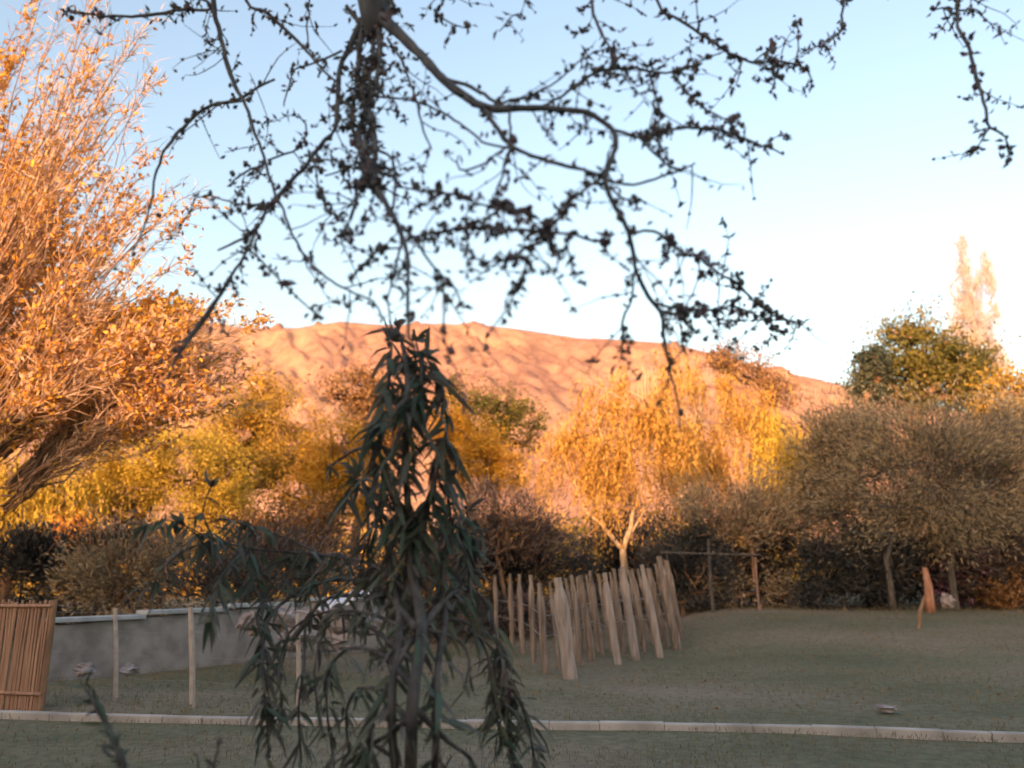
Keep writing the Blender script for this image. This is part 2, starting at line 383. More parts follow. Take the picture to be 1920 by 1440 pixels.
# ------------------------------------------------------------ trees
def grow(base, fork_h, targets, r0, lean=(0, 0), wob=.15, rtip=.02, mb=None, forks=None):
    """skeleton that reaches each target from the trunk, radius by number of descendants"""
    base = Vector(base); nodes = [base]; par = [-1]
    m = max(2, int(fork_h/.7))
    for i in range(1, m+1):
        t = i/m
        nodes.append(base + Vector((lean[0]*t + wob*.5*noise.noise(Vector((t*2, base.x, 0))), lean[1]*t, fork_h*t))); par.append(i-1)
    top = nodes[-1]
    T = sorted(targets, key=lambda q: (Vector(q)-top).length)
    for q in T:
        q = Vector(q); best = None; bi = m
        for i in range(m if m < 3 else m-1, len(nodes)):
            dd = (nodes[i]-q).length + .35*(nodes[i]-top).length*.6
            if nodes[i].z > q.z + 1.0: dd += 1.5
            if best is None or dd < best: best = dd; bi = i
        a = nodes[bi]; L = (q-a).length; k = max(1, int(L/.6)); last = bi
        for j in range(1, k+1):
            t = j/k
            p = a.lerp(q, t) + Vector((0, 0, .10*L*math.sin(math.pi*t)))
            if j < k: p += Vector([random.gauss(0, wob*.4) for _ in range(3)])
            nodes.append(p); par.append(last); last = len(nodes)-1
    cnt = [0]*len(nodes)
    kids = [0]*len(nodes)
    for i in range(len(nodes)-1, 0, -1):
        if kids[i] == 0: cnt[i] = 1
        cnt[par[i]] += cnt[i]; kids[par[i]] += 1
    tot = max(1, cnt[0])
    rad = [max(rtip, r0*math.sqrt(c/tot)) for c in cnt]
    rad[0] = r0*1.25
    mb = mb or MB()
    for i in range(1, len(nodes)):
        p = par[i]; ra = min(rad[p], rad[i]*1.35)
        mb.tube([nodes[p]-(nodes[i]-nodes[p])*.08, nodes[i]], [ra, rad[i]], 5 if rad[i] < .08 else 8, cap=False)
    return mb, nodes

def ell(cx, cy, rx, ry, d, dr=.8):
    c = at(cx, cy, d); k = d/F_PX*1.03
    return (c, (rx*k, max(rx, ry*.6)*k*dr, ry*k))
def sample_clumps(ells, n, inner=.25):
    w = np.array([e[1][0]*e[1][2] for e in ells]); w = w/w.sum(); out = []
    for _ in range(n):
        c, r = ells[rng.choice(len(ells), p=w)]
        v = rng.normal(size=3); v /= np.linalg.norm(v)
        q = (inner + (1-inner)*rng.random())**.6*rng.uniform(.75, 1.08)
        out.append(Vector((c.x+v[0]*r[0]*q, c.y+v[1]*r[1]*q, c.z+v[2]*r[2]*q)))
    return out

def tree(name, label, cat, basepx, d, ells, n_cl, n_lf, mat, bark, L=.16, W=.06, rc=.55, style='random', r0=.18, fork=1.5,
         group=None, inner=.25, base=None, strand=1.6, twigs=0, lean=(0, 0), flat=.8, sparse_limbs=None, gap=0.0):
    if base is None: base = Vector(((basepx-960)/F_PX*d/cp*1.0, d, -.05)); base.z += rise(base.x, d)
    if name == 'shrub':
        ells = list(ells) + [(e[0], 1045+(2500 if e[0] < 1290 else 1600)/e[4], e[2]*.95, 30, e[4]) for e in ells if e[1] > 940]
    E = [ell(*e) for e in ells]
    cl = sample_clumps(E, n_cl, inner)
    root = empty(name, base); tag(root, label, cat, group)
    mb, nodes = grow((0, 0, 0), fork, [c-base for c in (cl if not sparse_limbs else cl[:sparse_limbs])], r0, lean)
    mb.build('trunk', M[bark], root, smooth=True)
    C = np.array([c-base for c in cl]); parts = []
    per = max(1, n_lf//n_cl)
    size = rng.uniform(.55, 1.35, n_cl)
    if style in ('willow',):
        ns = max(1, per//14)
        for i in range(n_cl):
            o = C[i] + rng.normal(size=(ns, 3))*np.array([rc, rc, rc*.5])*size[i]
            for s in o:
                Ls = strand*rng.uniform(.4, 1.25); Ls = min(Ls, max(.3, s[2]-.9))
                k = 14; t = np.linspace(0, 1, k); sw = rng.normal(0, .12, 2)
                out = unit(np.array([[s[0], s[1], 0.]]))[0]*.35
                p = np.stack([s[0]+out[0]*t*(1-.5*t)+sw[0]*t+rng.normal(0, .035, k), s[1]+out[1]*t*(1-.5*t)+sw[1]*t+rng.normal(0, .035, k), s[2]-Ls*t], 1)
                ax = np.stack([rng.normal(0, .35, k)+sw[0], rng.normal(0, .35, k), -np.ones(k)], 1)
                parts.append(leaves(p, ax, L, W))
    else:
        P = np.repeat(C, per, 0) + rng.normal(size=(n_cl*per, 3))*np.array([1, 1, flat])*rc*.6*np.repeat(size, per)[:, None]
        cell = .9*rc+.25; off = float(rng.uniform(0, 50))
        keep = np.array([noise.noise(Vector((q[0]/cell+off, q[1]/cell, q[2]/cell))) for q in P]) > rng.normal(-.12, .12, len(P)) - gap
        P = P[keep]; N = len(P)
        if style == 'up': ax = np.stack([rng.normal(0, .35, N), rng.normal(0, .35, N), np.ones(N)], 1)
        elif style == 'out':
            ctr = np.mean(C, 0); ax = unit(P-ctr)*1.0 + rng.normal(size=(N, 3))*.45 + np.array([0, 0, .3])
        elif style == 'droop': ax = rng.normal(size=(N, 3))*.6 + np.array([0, 0, -.8])
        else: ax = rng.normal(size=(N, 3))
        parts.append(leaves(P, ax, L, W))
    V, F = join_leaves(parts)
    ok = V[F[:, 0], 2] > .06; F = F[ok]
    mesh_obj('crown', V, F, M[mat], root)
    if twigs:
        k = twigs; idx = rng.integers(0, n_cl, k); P = C[idx] + rng.normal(size=(k, 3))*rc*.7
        ctr = np.array([0, 0, fork]); ax = unit(P-ctr) + rng.normal(size=(k, 3))*.5
        V, F = leaves(P, ax, .55, .022, fold=.1); tag(mesh_obj('twigs', V, F, M[bark], root), kind='stuff')
    return root

# poplars far behind on the right
GP = 'bare poplars rising on the right skyline'
for px, top, wdt, lab in ((1806, 440, 24, 'tallest pale pinkish bare poplar on the right skyline'), (1846, 470, 17, 'shorter thin pale poplar just right of the tallest one')):
    tree('poplar_tree', lab, 'tree', px, 70, [(px, top+90, wdt*.55, 90, 70, .9), (px+3, top+220, wdt, 130, 70, .9), (px, top+20, wdt*.25, 26, 70, .9)],
         150, 7000, 'poplar', 'bark_pale', L=.7, W=.045, rc=.38, flat=3.0, style='up', r0=.16, fork=9, group=GP, gap=.6)
# tall gold green tree at right
tree('evergreen_tree', 'tall gold green tree on the right with a rounded top, before the poplars', 'tree', 1740, 46,
     [(1725, 640, 68, 62, 46), (1700, 700, 95, 60, 46), (1790, 710, 80, 75, 46), (1650, 730, 50, 40, 46)], 150, 26000, 'goldgreen', 'bark_brown', L=.26, W=.12, rc=1.1, r0=.4, fork=5)
tree('evergreen_tree', 'small blue green tree at the left foot of the tall gold green tree', 'tree', 1625, 43,
     [(1632, 690, 30, 48, 43), (1622, 725, 34, 36, 43)], 40, 5000, 'sidegreen', 'bark_brown', L=.22, W=.10, rc=.6, r0=.2, fork=6)
tree('evergreen_tree', 'olive green tree cut by the right edge, right of the poplars', 'tree', 1935, 40,
     [(1925, 770, 62, 72, 40), (1880, 790, 50, 60, 40)], 70, 11000, 'olive', 'bark_brown', L=.24, W=.11, rc=1.0, r0=.3, fork=4)
# far wood behind everything
def far_wood():
    parts = []
    for i in range(230):
        x = rng.uniform(-75, 70); y = rng.uniform(66, 95); h = rng.uniform(4, 7.0) + 1.2*noise.noise(Vector((x*.06, 0, 0)))
        n = 240; P = rng.normal(size=(n, 3))*np.array([2.2, 2.2, h*.26]) + np.array([x, y, h*.5]); P[:, 2] = np.clip(P[:, 2], .2, h*1.2)
        parts.append(leaves(P, rng.normal(size=(n, 3)), .8, .4))
    V, F = join_leaves(parts)
    tag(mesh_obj('far_wood', V, F, M['olive']), 'far olive and brown wood at the foot of the mountain', 'wood', kind='stuff')
far_wood()
# left group of yellow trees
tree('autumn_tree', 'olive gold tree with rounded top, left of the leafy shrub below the ridge', 'tree', 490, 36,
     [(485, 750, 70, 48, 36), (500, 830, 95, 90, 36), (430, 850, 70, 90, 36)], 170, 46000, 'olive', 'bark_brown', L=.15, W=.06, rc=.9, r0=.3, fork=2.5)
tree('autumn_tree', 'bright yellow gold tree spreading below the peach coloured tree', 'tree', 330, 31,
     [(340, 870, 120, 80, 31), (230, 900, 100, 80, 31), (400, 930, 70, 60, 31)], 190, 52000, 'yellow', 'bark_brown', L=.14, W=.05, rc=.8, r0=.28, fork=1.6)
tree('autumn_tree', 'yellow drooping tree at the left edge above the cane panel', 'tree', 60, 29,
     [(50, 910, 90, 80, 29), (-60, 900, 110, 110, 29), (120, 960, 60, 60, 29)], 90, 20000, 'yellow', 'bark_brown', L=.2, W=.06, rc=.7, style='willow', r0=.25, fork=1.6, strand=2.0)
tree('autumn_tree', 'low orange tree with a bowed twisted trunk behind the left end of the wall', 'tree', 145, 25,
     [(140, 1010, 26, 50, 25), (150, 1080, 24, 34, 25), (115, 990, 34, 22, 25)], 34, 3400, 'orange', 'bark_brown', L=.17, W=.07, rc=.4, r0=.12, fork=1.0)
tree('autumn_tree', 'orange amber tree directly left of the dark leafy shrub', 'tree', 620, 33,
     [(630, 850, 60, 60, 33), (600, 920, 80, 60, 33), (670, 900, 50, 70, 33)], 120, 32000, 'amber', 'bark_brown', L=.15, W=.055, rc=.7, r0=.25, fork=2)
tree('autumn_tree', 'purplish olive tree topping the amber one behind the leafy shrub', 'tree', 680, 40,
     [(665, 735, 66, 50, 40), (720, 800, 70, 80, 40)], 80, 11000, 'rust', 'bark_brown', L=.24, W=.09, rc=.8, r0=.25, fork=4)
tree('autumn_tree', 'russet tree in front of the olive gold tree, low and thin', 'tree', 520, 27,
     [(520, 985, 90, 50, 27), (600, 1000, 60, 50, 27)], 70, 7000, 'rust', 'bark_brown', L=.17, W=.06, rc=.6, r0=.15, fork=1.2)
# centre
tree('autumn_tree', 'amber tree between the dark leafy shrub and the big drooping willow', 'tree', 890, 36,
     [(880, 850, 70, 65, 36), (935, 880, 50, 50, 36), (840, 800, 40, 50, 36)], 120, 30000, 'amber', 'bark_brown', L=.15, W=.055, rc=.7, r0=.25, fork=2)
tree('autumn_tree', 'dull olive tree behind the amber one, right of the leafy shrub', 'tree', 930, 42,
     [(910, 775, 60, 50, 42), (970, 800, 60, 60, 42), (860, 740, 30, 40, 42)], 70, 9000, 'goldgreen', 'bark_brown', L=.22, W=.08, rc=.8, r0=.25, fork=3)
# big willows
def willow(label, px, py_base, d, ells, n_cl, n_lf, forks, mat='willow', r=.13, strand=2.2):
    base = ground_at(px, py_base); base = Vector(((px-960)/F_PX*d/1.0, d, -.05)); base.z += rise(base.x, d)
    root = empty('willow_tree', base); tag(root, label, 'tree', 'golden willows in the sun')
    mb = MB(); cl = sample_clumps([ell(*e) for e in ells], n_cl, .2)
    rel = [c-base for c in cl]
    starts = []
    for path, r1, r2 in forks:
        pts = [at(a, b, d+dd)-base for a, b, dd in path]
        rr = [r1+(r2-r1)*i/(len(pts)-1) for i in range(len(pts))]
        # rounder path
        P2 = []; R2 = []
        for i in range(len(pts)-1):
            for t in (0, .5): P2.append(pts[i].lerp(pts[i+1], t) + Vector((random.gauss(0, .03), 0, 0))); R2.append(rr[i]+(rr[i+1]-rr[i])*t)
        P2.append(pts[-1]); R2.append(rr[-1])
        mb.tube(P2, R2, 8); starts.append(pts[-1])
    for i, q in enumerate(rel[:60]):
        s = min(starts, key=lambda a: (a-q).length + (2 if a.z > q.z+.5 else 0))
        m_ = s.lerp(q, .5) + Vector((random.gauss(0, .2), random.gauss(0, .2), .25))
        mb.tube([s, s.lerp(m_, .5)+Vector((0, 0, .05)), m_, q], [.06, .045, .035, .012], 5)
    mb.build('trunk', M['bark_pale'], root, smooth=True)
    parts = []; C = np.array([list(c) for c in rel]); per = n_lf//n_cl; ns = max(1, per//16)
    ctr = np.array([0, 0, 4.])
    for i in range(n_cl):
        sz = rng.uniform(.4, 1.5)
        for s in C[i] + rng.normal(size=(ns, 3))*np.array([.45, .45, .3])*sz:
            if noise.noise(Vector((s[0]*.75, s[1]*.4, s[2]*.75+base.x))) < -.10: continue
            Ls = min(strand*rng.uniform(.25, 1.25)*sz, max(.3, s[2]-1.3)); k = 16; t = np.linspace(0, 1, k)
            out = np.array([s[0], s[1]])/(1e-3+math.hypot(s[0], s[1]))*.35; sw = rng.normal(0, .18, 2); am = rng.normal(0, .07)
            p = np.stack([s[0]+(out[0]+sw[0])*t*(1-.45*t)+am*np.sin(t*5)+rng.normal(0, .03, k), s[1]+(out[1]+sw[1])*t+rng.normal(0, .03, k), s[2]-Ls*t+.12*np.sin(t*3)], 1)
            ax = np.stack([rng.normal(0, .45, k)+sw[0]*.6, rng.normal(0, .45, k), -np.ones(k)], 1)
            parts.append(leaves(p, ax, .19, .05))
    V, F = join_leaves(parts); mesh_obj('crown', V, F, M[mat], root)
    return root
willow('biggest golden willow with a pale forked trunk behind the leaning palings', 1172, 1110, 30,
       [(1215, 700, 62, 50, 30, .8), (1150, 745, 75, 60, 30, .8), (1230, 830, 70, 110, 30, .8), (1075, 840, 70, 75, 30, .8), (1150, 870, 80, 60, 30, .8)], 150, 34000,
       [([(1168, 1115, 0), (1170, 1060, 0), (1168, 1030, 0)], .15, .12), ([(1168, 1032, 0), (1145, 1005, .1), (1128, 985, .2), (1100, 962, .3), (1075, 900, .4)], .09, .05),
        ([(1168, 1032, 0), (1182, 990, -.1), (1190, 950, 0), (1210, 880, .1), (1215, 800, 0)], .10, .05), ([(1128, 985, .2), (1120, 930, .2), (1135, 850, .2)], .06, .035)])
willow('second willow, orange brown, in the gap right of the forked willow', 1310, 1120, 35,
       [(1320, 712, 52, 50, 35, .8), (1385, 770, 70, 60, 35, .8), (1445, 830, 60, 70, 35, .8), (1330, 830, 60, 70, 35, .8)], 130, 28000,
       [([(1312, 1120, 0), (1305, 1040, 0), (1300, 980, 0)], .14, .11), ([(1300, 985, 0), (1318, 920, 0), (1335, 860, .2), (1380, 800, .2)], .09, .05), ([(1300, 985, 0), (1290, 900, 0), (1310, 800, 0)], .09, .05)], r=.12)
tree('willow_tree', 'thin pale stemmed willow at the right end of the golden group', 'tree', 1490, 33,
     [(1480, 830, 45, 60, 33), (1510, 880, 45, 60, 33)], 45, 10000, 'yellow', 'bark_pale', L=.18, W=.05, rc=.6, style='willow', r0=.1, fork=3.2, group='golden willows in the sun', strand=1.8)
tree('autumn_tree', 'thin rust brown tree peeping over the willow tops', 'tree', 1400, 42,
     [(1400, 690, 60, 34, 42), (1350, 670, 40, 26, 42), (1450, 730, 50, 36, 42)], 60, 3800, 'rust', 'bark_brown', L=.24, W=.08, rc=.7, r0=.2, fork=7, twigs=500)
# shaded shrubs below the lit crowns
GS = 'shaded shrubs below the golden trees'
SH = [
 ('broad purple brown bare shrub left of the forked willow', 960, 24, [(940, 985, 95, 75, 24), (1010, 1010, 60, 55, 24)], 80, 9000, 'purplebrown', 900),
 ('purple grey shrub filling the space under the forked willow', 1110, 36, [(1110, 1010, 90, 70, 36), (1200, 990, 80, 80, 36)], 70, 8000, 'purplebrown', 900),
 ('brown thicket below the second willow', 1350, 28, [(1330, 955, 80, 65, 28), (1430, 960, 80, 75, 28)], 90, 11000, 'greygreen', 1200),
 ('dark shrub right of the leaning palings, under the thicket', 1260, 27, [(1250, 1050, 60, 45, 27), (1320, 1070, 60, 50, 27)], 45, 6000, 'darkgreen', 200),
 ('dark green bush behind the left end of the palings', 985, 26, [(985, 1050, 50, 36, 26), (1070, 1060, 60, 30, 26)], 40, 5000, 'darkgreen', 100),
 ('dark olive shrub behind the grey wall', 260, 21, [(270, 1050, 95, 60, 21), (200, 1070, 60, 60, 21)], 70, 9000, 'greygreen', 700),
 ('dark brown shrub behind the wall nearest the rock heap', 480, 20, [(480, 1050, 110, 55, 20), (600, 1055, 80, 55, 20)], 80, 9500, 'purplebrown', 800),
 ('low green dark bush behind the middle of the wall', 400, 18.5, [(390, 1095, 100, 26, 18.5), (500, 1090, 60, 30, 18.5)], 40, 5000, 'darkgreen', 100),
 ('dark bush behind the dark leafy shrub', 800, 22, [(800, 1060, 110, 60, 22)], 60, 7000, 'purplebrown', 500),
]
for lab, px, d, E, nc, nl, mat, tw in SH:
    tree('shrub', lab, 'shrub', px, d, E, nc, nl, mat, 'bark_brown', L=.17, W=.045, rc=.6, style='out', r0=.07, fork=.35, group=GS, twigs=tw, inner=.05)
# the big shaded trees at the right
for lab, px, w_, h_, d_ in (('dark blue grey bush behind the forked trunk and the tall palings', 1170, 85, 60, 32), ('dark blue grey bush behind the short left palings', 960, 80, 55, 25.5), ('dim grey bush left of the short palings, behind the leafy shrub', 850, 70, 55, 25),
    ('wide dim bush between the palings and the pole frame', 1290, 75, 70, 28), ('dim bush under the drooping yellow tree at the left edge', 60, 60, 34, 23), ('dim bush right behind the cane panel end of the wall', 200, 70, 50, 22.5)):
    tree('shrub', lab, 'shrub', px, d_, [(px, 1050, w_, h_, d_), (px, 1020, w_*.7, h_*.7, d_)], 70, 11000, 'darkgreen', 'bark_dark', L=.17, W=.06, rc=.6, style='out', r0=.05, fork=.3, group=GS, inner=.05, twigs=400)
GT = 'big shaded trees on the right'
tree('bare_tree', 'wide grey brown shaded tree rising behind the small orange stump at right', 'tree', 1740, 26,
     [(1740, 880, 170, 110, 26), (1850, 850, 110, 90, 26), (1650, 840, 100, 80, 26), (1740, 800, 60, 40, 26), (1730, 960, 190, 60, 26), (1620, 950, 90, 60, 26)], 280, 62000, 'greygreen', 'bark_dark', L=.17, W=.035, rc=1.0, style='out', r0=.11, fork=1.3, group=GT, twigs=6000, gap=-.04)
tree('bare_tree', 'lower olive brown tree at the left side of the big shaded tree', 'tree', 1590, 28,
     [(1570, 840, 60, 80, 28), (1550, 920, 60, 70, 28), (1540, 800, 45, 45, 28), (1620, 790, 40, 34, 28)], 80, 14000, 'greygreen', 'bark_dark', L=.17, W=.04, rc=.8, style='out', r0=.08, fork=1.4, group=GT, twigs=1800)
tree('bare_tree', 'grey green shaded tree cut off by the right edge', 'tree', 1925, 27,
     [(1920, 860, 90, 120, 27), (1960, 800, 80, 60, 27), (1900, 960, 90, 60, 27)], 110, 18000, 'greygreen', 'bark_dark', L=.17, W=.04, rc=.8, style='out', r0=.09, fork=1.3, group=GT, twigs=1500)
for i_, (lab, px, w_, h_) in enumerate((('low dim thicket directly left of the orange stump', 1640, 75, 62), ('low dim thicket right of the orange stump, below the mauve shrub', 1835, 60, 40), ('dim brushwood where the lawn ends below the leftmost shaded tree', 1545, 60, 60), ('dim brushwood filling the lower right corner of the tree line', 1915, 50, 66))):
    tree('shrub', lab, 'shrub', px, 26.5, [(px, 1095-h_*.6, w_, h_, 26.5)], 40, 6500, 'purplebrown' if i_ % 2 else 'darkgreen', 'bark_dark', L=.16, W=.05, rc=.5, style='out', r0=.05, fork=.3, group=GS, inner=.05, twigs=400)
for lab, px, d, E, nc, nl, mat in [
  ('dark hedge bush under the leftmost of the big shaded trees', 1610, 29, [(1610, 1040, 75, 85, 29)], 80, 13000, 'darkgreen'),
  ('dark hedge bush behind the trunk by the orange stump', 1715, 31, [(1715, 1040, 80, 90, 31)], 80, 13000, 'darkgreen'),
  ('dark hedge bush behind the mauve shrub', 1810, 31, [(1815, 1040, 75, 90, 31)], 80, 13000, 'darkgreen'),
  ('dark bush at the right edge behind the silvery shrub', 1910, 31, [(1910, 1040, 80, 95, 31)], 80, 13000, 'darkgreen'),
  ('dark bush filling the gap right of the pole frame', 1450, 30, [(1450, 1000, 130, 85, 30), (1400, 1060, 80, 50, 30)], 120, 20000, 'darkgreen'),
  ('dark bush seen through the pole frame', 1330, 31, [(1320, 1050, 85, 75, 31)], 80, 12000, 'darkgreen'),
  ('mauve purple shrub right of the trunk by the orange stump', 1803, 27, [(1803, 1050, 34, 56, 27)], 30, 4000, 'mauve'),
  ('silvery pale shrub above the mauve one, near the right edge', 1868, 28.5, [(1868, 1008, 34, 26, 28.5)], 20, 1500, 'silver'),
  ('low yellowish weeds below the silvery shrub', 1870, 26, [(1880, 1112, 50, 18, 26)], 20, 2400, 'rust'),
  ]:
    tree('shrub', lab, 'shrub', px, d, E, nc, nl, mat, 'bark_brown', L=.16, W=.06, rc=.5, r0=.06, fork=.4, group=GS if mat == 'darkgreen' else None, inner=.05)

# two near trees at the left: orange and peach leaved
M['twig_pale'] = rough_mat('twig_pale', [(0.313, 0.199, 0.135), (0.478, 0.330, 0.225), (0.570, 0.439, 0.325)], 3, .2)
M['twig_brown'] = rough_mat('twig_brown', [(.16, .08, .05), (.30, .16, .10), (.42, .25, .16)], 3, .2)
def fan_tree(name, label, basepx, d, targets, bark, leafmats, n_tw, L, W, r0=.11):
    """vase shaped tree: long thin branches fan out of a short trunk, side twigs and sparse leaves along them"""
    base = Vector(((basepx-960)/F_PX*d, d, -.05)); root = empty(name, base); tag(root, label, 'tree')
    O = Vector((0, 0, 2.2)); mb = MB(); mb.tube([(0, 0, 0), (.05, 0, .8), (-.03, 0, 1.6), O], [r0*1.8, r0*1.4, r0*1.3, r0*1.2], 10)
    tw = []; lf = {m: [] for m in leafmats}
    hubs = []
    for k in range(9):
        a = .16+k*.16; e = Vector((math.cos(a)*2.6, random.uniform(-1, 1), math.sin(a)*2.9)); h = O+e
        P = [O.lerp(h, t)+Vector((0, 0, .35*math.sin(math.pi*t))) for t in (0, .25, .5, .75, 1)]
        mb.tube(P, [r0*.6, r0*.46, r0*.34, r0*.26, r0*.2], 7); hubs.append(h)
    for (px, py, dd, dens, mi) in targets:
        T = at(px, py, d+dd)-base; v = (T-O).normalized()
        hub = max(hubs, key=lambda h: (h-O).normalized().dot(v)) if (T-O).length > 3.4 else O
        Lb = (T-hub).length; mid = hub.lerp(T, .5)+Vector((random.gauss(0, .12), random.gauss(0, .15), .13*Lb)); P = []
        n = 11
        for i in range(n):
            t = i/(n-1); P.append(hub*(1-t)**2+mid*2*t*(1-t)+T*t*t+Vector((random.gauss(0, .05), random.gauss(0, .05), random.gauss(0, .05)))+Vector((math.sin(t*7+px), 0, math.cos(t*6+py)))*.10)
        rb = random.uniform(.016, .032); mb.tube(P, [max(.006, rb*(1-.8*i/(n-1))) for i in range(n)], 5)
        A = np.array([list(p) for p in P]); k = int(n_tw*Lb/4*random.uniform(.6, 1.3))
        t = rng.uniform(.22, 1, k)*(n-1.001); i0 = t.astype(int); f = (t-i0)[:, None]; p = A[i0]*(1-f)+A[i0+1]*f; dr = unit(A[i0+1]-A[i0])
        ax = unit(dr+rng.normal(0, .6, (k, 3))+np.array([0, 0, .12])); LT = .5
        tw.append(leaves(p+ax*LT*.5, ax, LT, .017, fold=.15))
        for m, share in zip(leafmats, dens):
            kk = rng.poisson(k*share)
            if kk:
                j = rng.integers(0, k, kk); j = j[np.array([noise.noise(Vector(p[u_]*.9))+.1 for u_ in j]) > rng.normal(0, .12, kk)]; kk = len(j)
                if kk == 0: continue
                q = p[j]+ax[j]*LT*rng.uniform(0, 1.0, kk)[:, None]+rng.normal(0, .035, (kk, 3))
                lf[m].append(leaves(q, ax[j]*.7+rng.normal(0, .6, (kk, 3)), L, W))
    mb.build('trunk', M['bark_brown'], root, smooth=True)
    V, F = join_leaves(tw); tag(mesh_obj('twigs', V, F, M[bark], root), kind='stuff')
    for m in leafmats:
        if lf[m]: V, F = join_leaves(lf[m]); mesh_obj('crown', V, F, M[m], root)
def targets_in(boxes, dens):
    out = []
    for (x0, x1, y0, y1, n) in boxes:
        for _ in range(n):
            y_ = random.uniform(y0, y1); f = .25 if y_ < 200 else (.55 if y_ < 430 else 1)
            out.append((random.uniform(x0, x1), y_, random.uniform(-1.6, 1.8), tuple(q*f for q in dens), 0))
    return out
M['gold'] = leaf_mat('gold', [(0.360, 0.140, 0.030), (0.620, 0.302, 0.040), (0.700, 0.432, 0.060), (0.660, 0.324, 0.080)], .5, .3)
fan_tree('maple_tree', 'golden orange tree with fanning branches filling the left edge', -330, 18.5,
         targets_in([(-100, 70, 80, 420, 60), (0, 150, 240, 520, 44), (-100, 180, 420, 700, 56), (150, 370, 560, 650, 60), (-60, 80, -60, 120, 8)], (4.4, 1.8)), 'twig_brown', ['gold', 'orange'], 40, .17, .08)
fan_tree('almond_tree', 'peach tinted tree of fine fanning twigs at the left, before the ridge', -190, 16.5,
         targets_in([(40, 300, -60, 160, 22), (100, 330, 100, 420, 26), (200, 390, 330, 560, 30), (60, 440, 560, 740, 70), (300, 500, 590, 760, 56), (-20, 340, 700, 850, 60)], (1.7, 1.7)), 'twig_pale', ['peach', 'gold'], 40, .15, .065)

# ------------------------------------------------------------ fences, wall, small built things
def make_palings():
    P = [ # top px, bottom px, width px, pale
     (928, 1078, 930, 1205, 7, 0), (957, 1076, 960, 1215, 7, 0), (974, 1077, 980, 1222, 8, 0), (994, 1078, 1004, 1240, 9, 0),
     (1010, 1093, 1026, 1262, 11, 0), (1044, 1083, 1072, 1270, 21, 1), (1072, 1078, 1092, 1246, 9, 0), (1089, 1079, 1110, 1235, 10, 0), (1107, 1070, 1130, 1228, 8, 0),
     (1133, 1074, 1160, 1243, 12, 1), (1150, 1066, 1172, 1222, 8, 0), (1166, 1062, 1194, 1235, 12, 1), (1185, 1068, 1212, 1220, 8, 0),
     (1204, 1059, 1238, 1230, 11, 1), (1219, 1066, 1252, 1216, 7, 0), (1235, 1043, 1272, 1219, 13, 0), (1250, 1050, 1282, 1207, 8, 0)]
    g0 = ground_at(1110, 1245)
    root = empty('paling_fence', (g0.x, g0.y, 0)); tag(root, 'rough fence of split wooden palings leaning left, beside the dark leafy shrub', 'fence')
    tops = []
    P = [(a_, b_, c_, d_, w_*1.3, f_) for a_, b_, c_, d_, w_, f_ in P] + [((p[0]+q[0])/2+2, (p[1]+q[1])/2+3, (p[2]+q[2])/2+3, min(p[3], q[3])-9, 8, 0) for p, q in zip(P[4:-1], P[5:])]
    for i, (tx, ty, bx, by, w, pale) in enumerate(P):
        b = ground_at(bx, by)-root.location
        dd = ground_at(bx, by).y
        t = at(tx, ty, dd + (-.05 if i % 2 else .08))-root.location
        r = w*dd/F_PX/2
        mb = MB(); n = 11; pts = []; rr = []
        for k in range(n):
            q = k/(n-1); p = (b-Vector((0, 0, .1))).lerp(t, q) + Vector((.012*math.sin(q*4+i)+.005*math.sin(q*13+i*3), .012*math.cos(q*7+i*2), 0))
            pts.append(p); rr.append(r*(1+.07*math.sin(q*9+i*1.7)+.05*math.sin(q*23+i))*(1.0 if q < .9 else .6))
        mb.tube(pts, rr, 7); o = mb.build('paling', M['paling_pale' if pale else 'paling'], root)
        if w > 24: o['label'] = 'widest pale pinkish paling'
        tops.append(b.lerp(t, .62))
    for f in (0, .38):
        mb = MB(); pts = [Vector((p.x, p.y+.06, p.z*(1-f))) for p in sorted(tops, key=lambda q: q.x)]
        mb.tube(pts, [.008]*len(pts), 5); mb.build('wire', M['wire'], root)
make_palings()

def make_cane_panel():
    a = ground_at(-60, 1322); b = ground_at(72, 1330)
    root = empty('cane_panel', (b.x, b.y, 0)); tag(root, 'brown panel of upright canes at the lower left edge', 'fence')
    d = (b-a); n = 34
    top = at(75, 1130, b.y).z
    mb = MB()
    for i in range(n):
        p = a.lerp(b, i/(n-1)) - root.location
        h = top + random.uniform(-.03, .04); r = .021+random.uniform(-.004, .006)
        x0 = p.x+random.uniform(-.01, .01)
        mb.tube([(x0, p.y+random.uniform(-.012, .012), -.05), (x0+random.uniform(-.015, .015), p.y, h*.5), (x0+random.uniform(-.02, .02), p.y+random.uniform(-.01, .01), h)], [r, r*.95, r*.85], 6)
    mb.build('canes', M['cane'], root)
    for z in (.18, top-.05):
        m = MB(); m.tube([a-root.location+Vector((0, -.04, z)), (b-root.location)+Vector((.03, -.04, z+.01))], [.025, .022], 8); m.build('rail', M['cane'], root)
    m = MB(); m.tube([(.03, 0, -.05), (.03, 0, top+.03)], [.045, .04], 9); m.build('post', M['bark_brown'], root)
make_cane_panel()

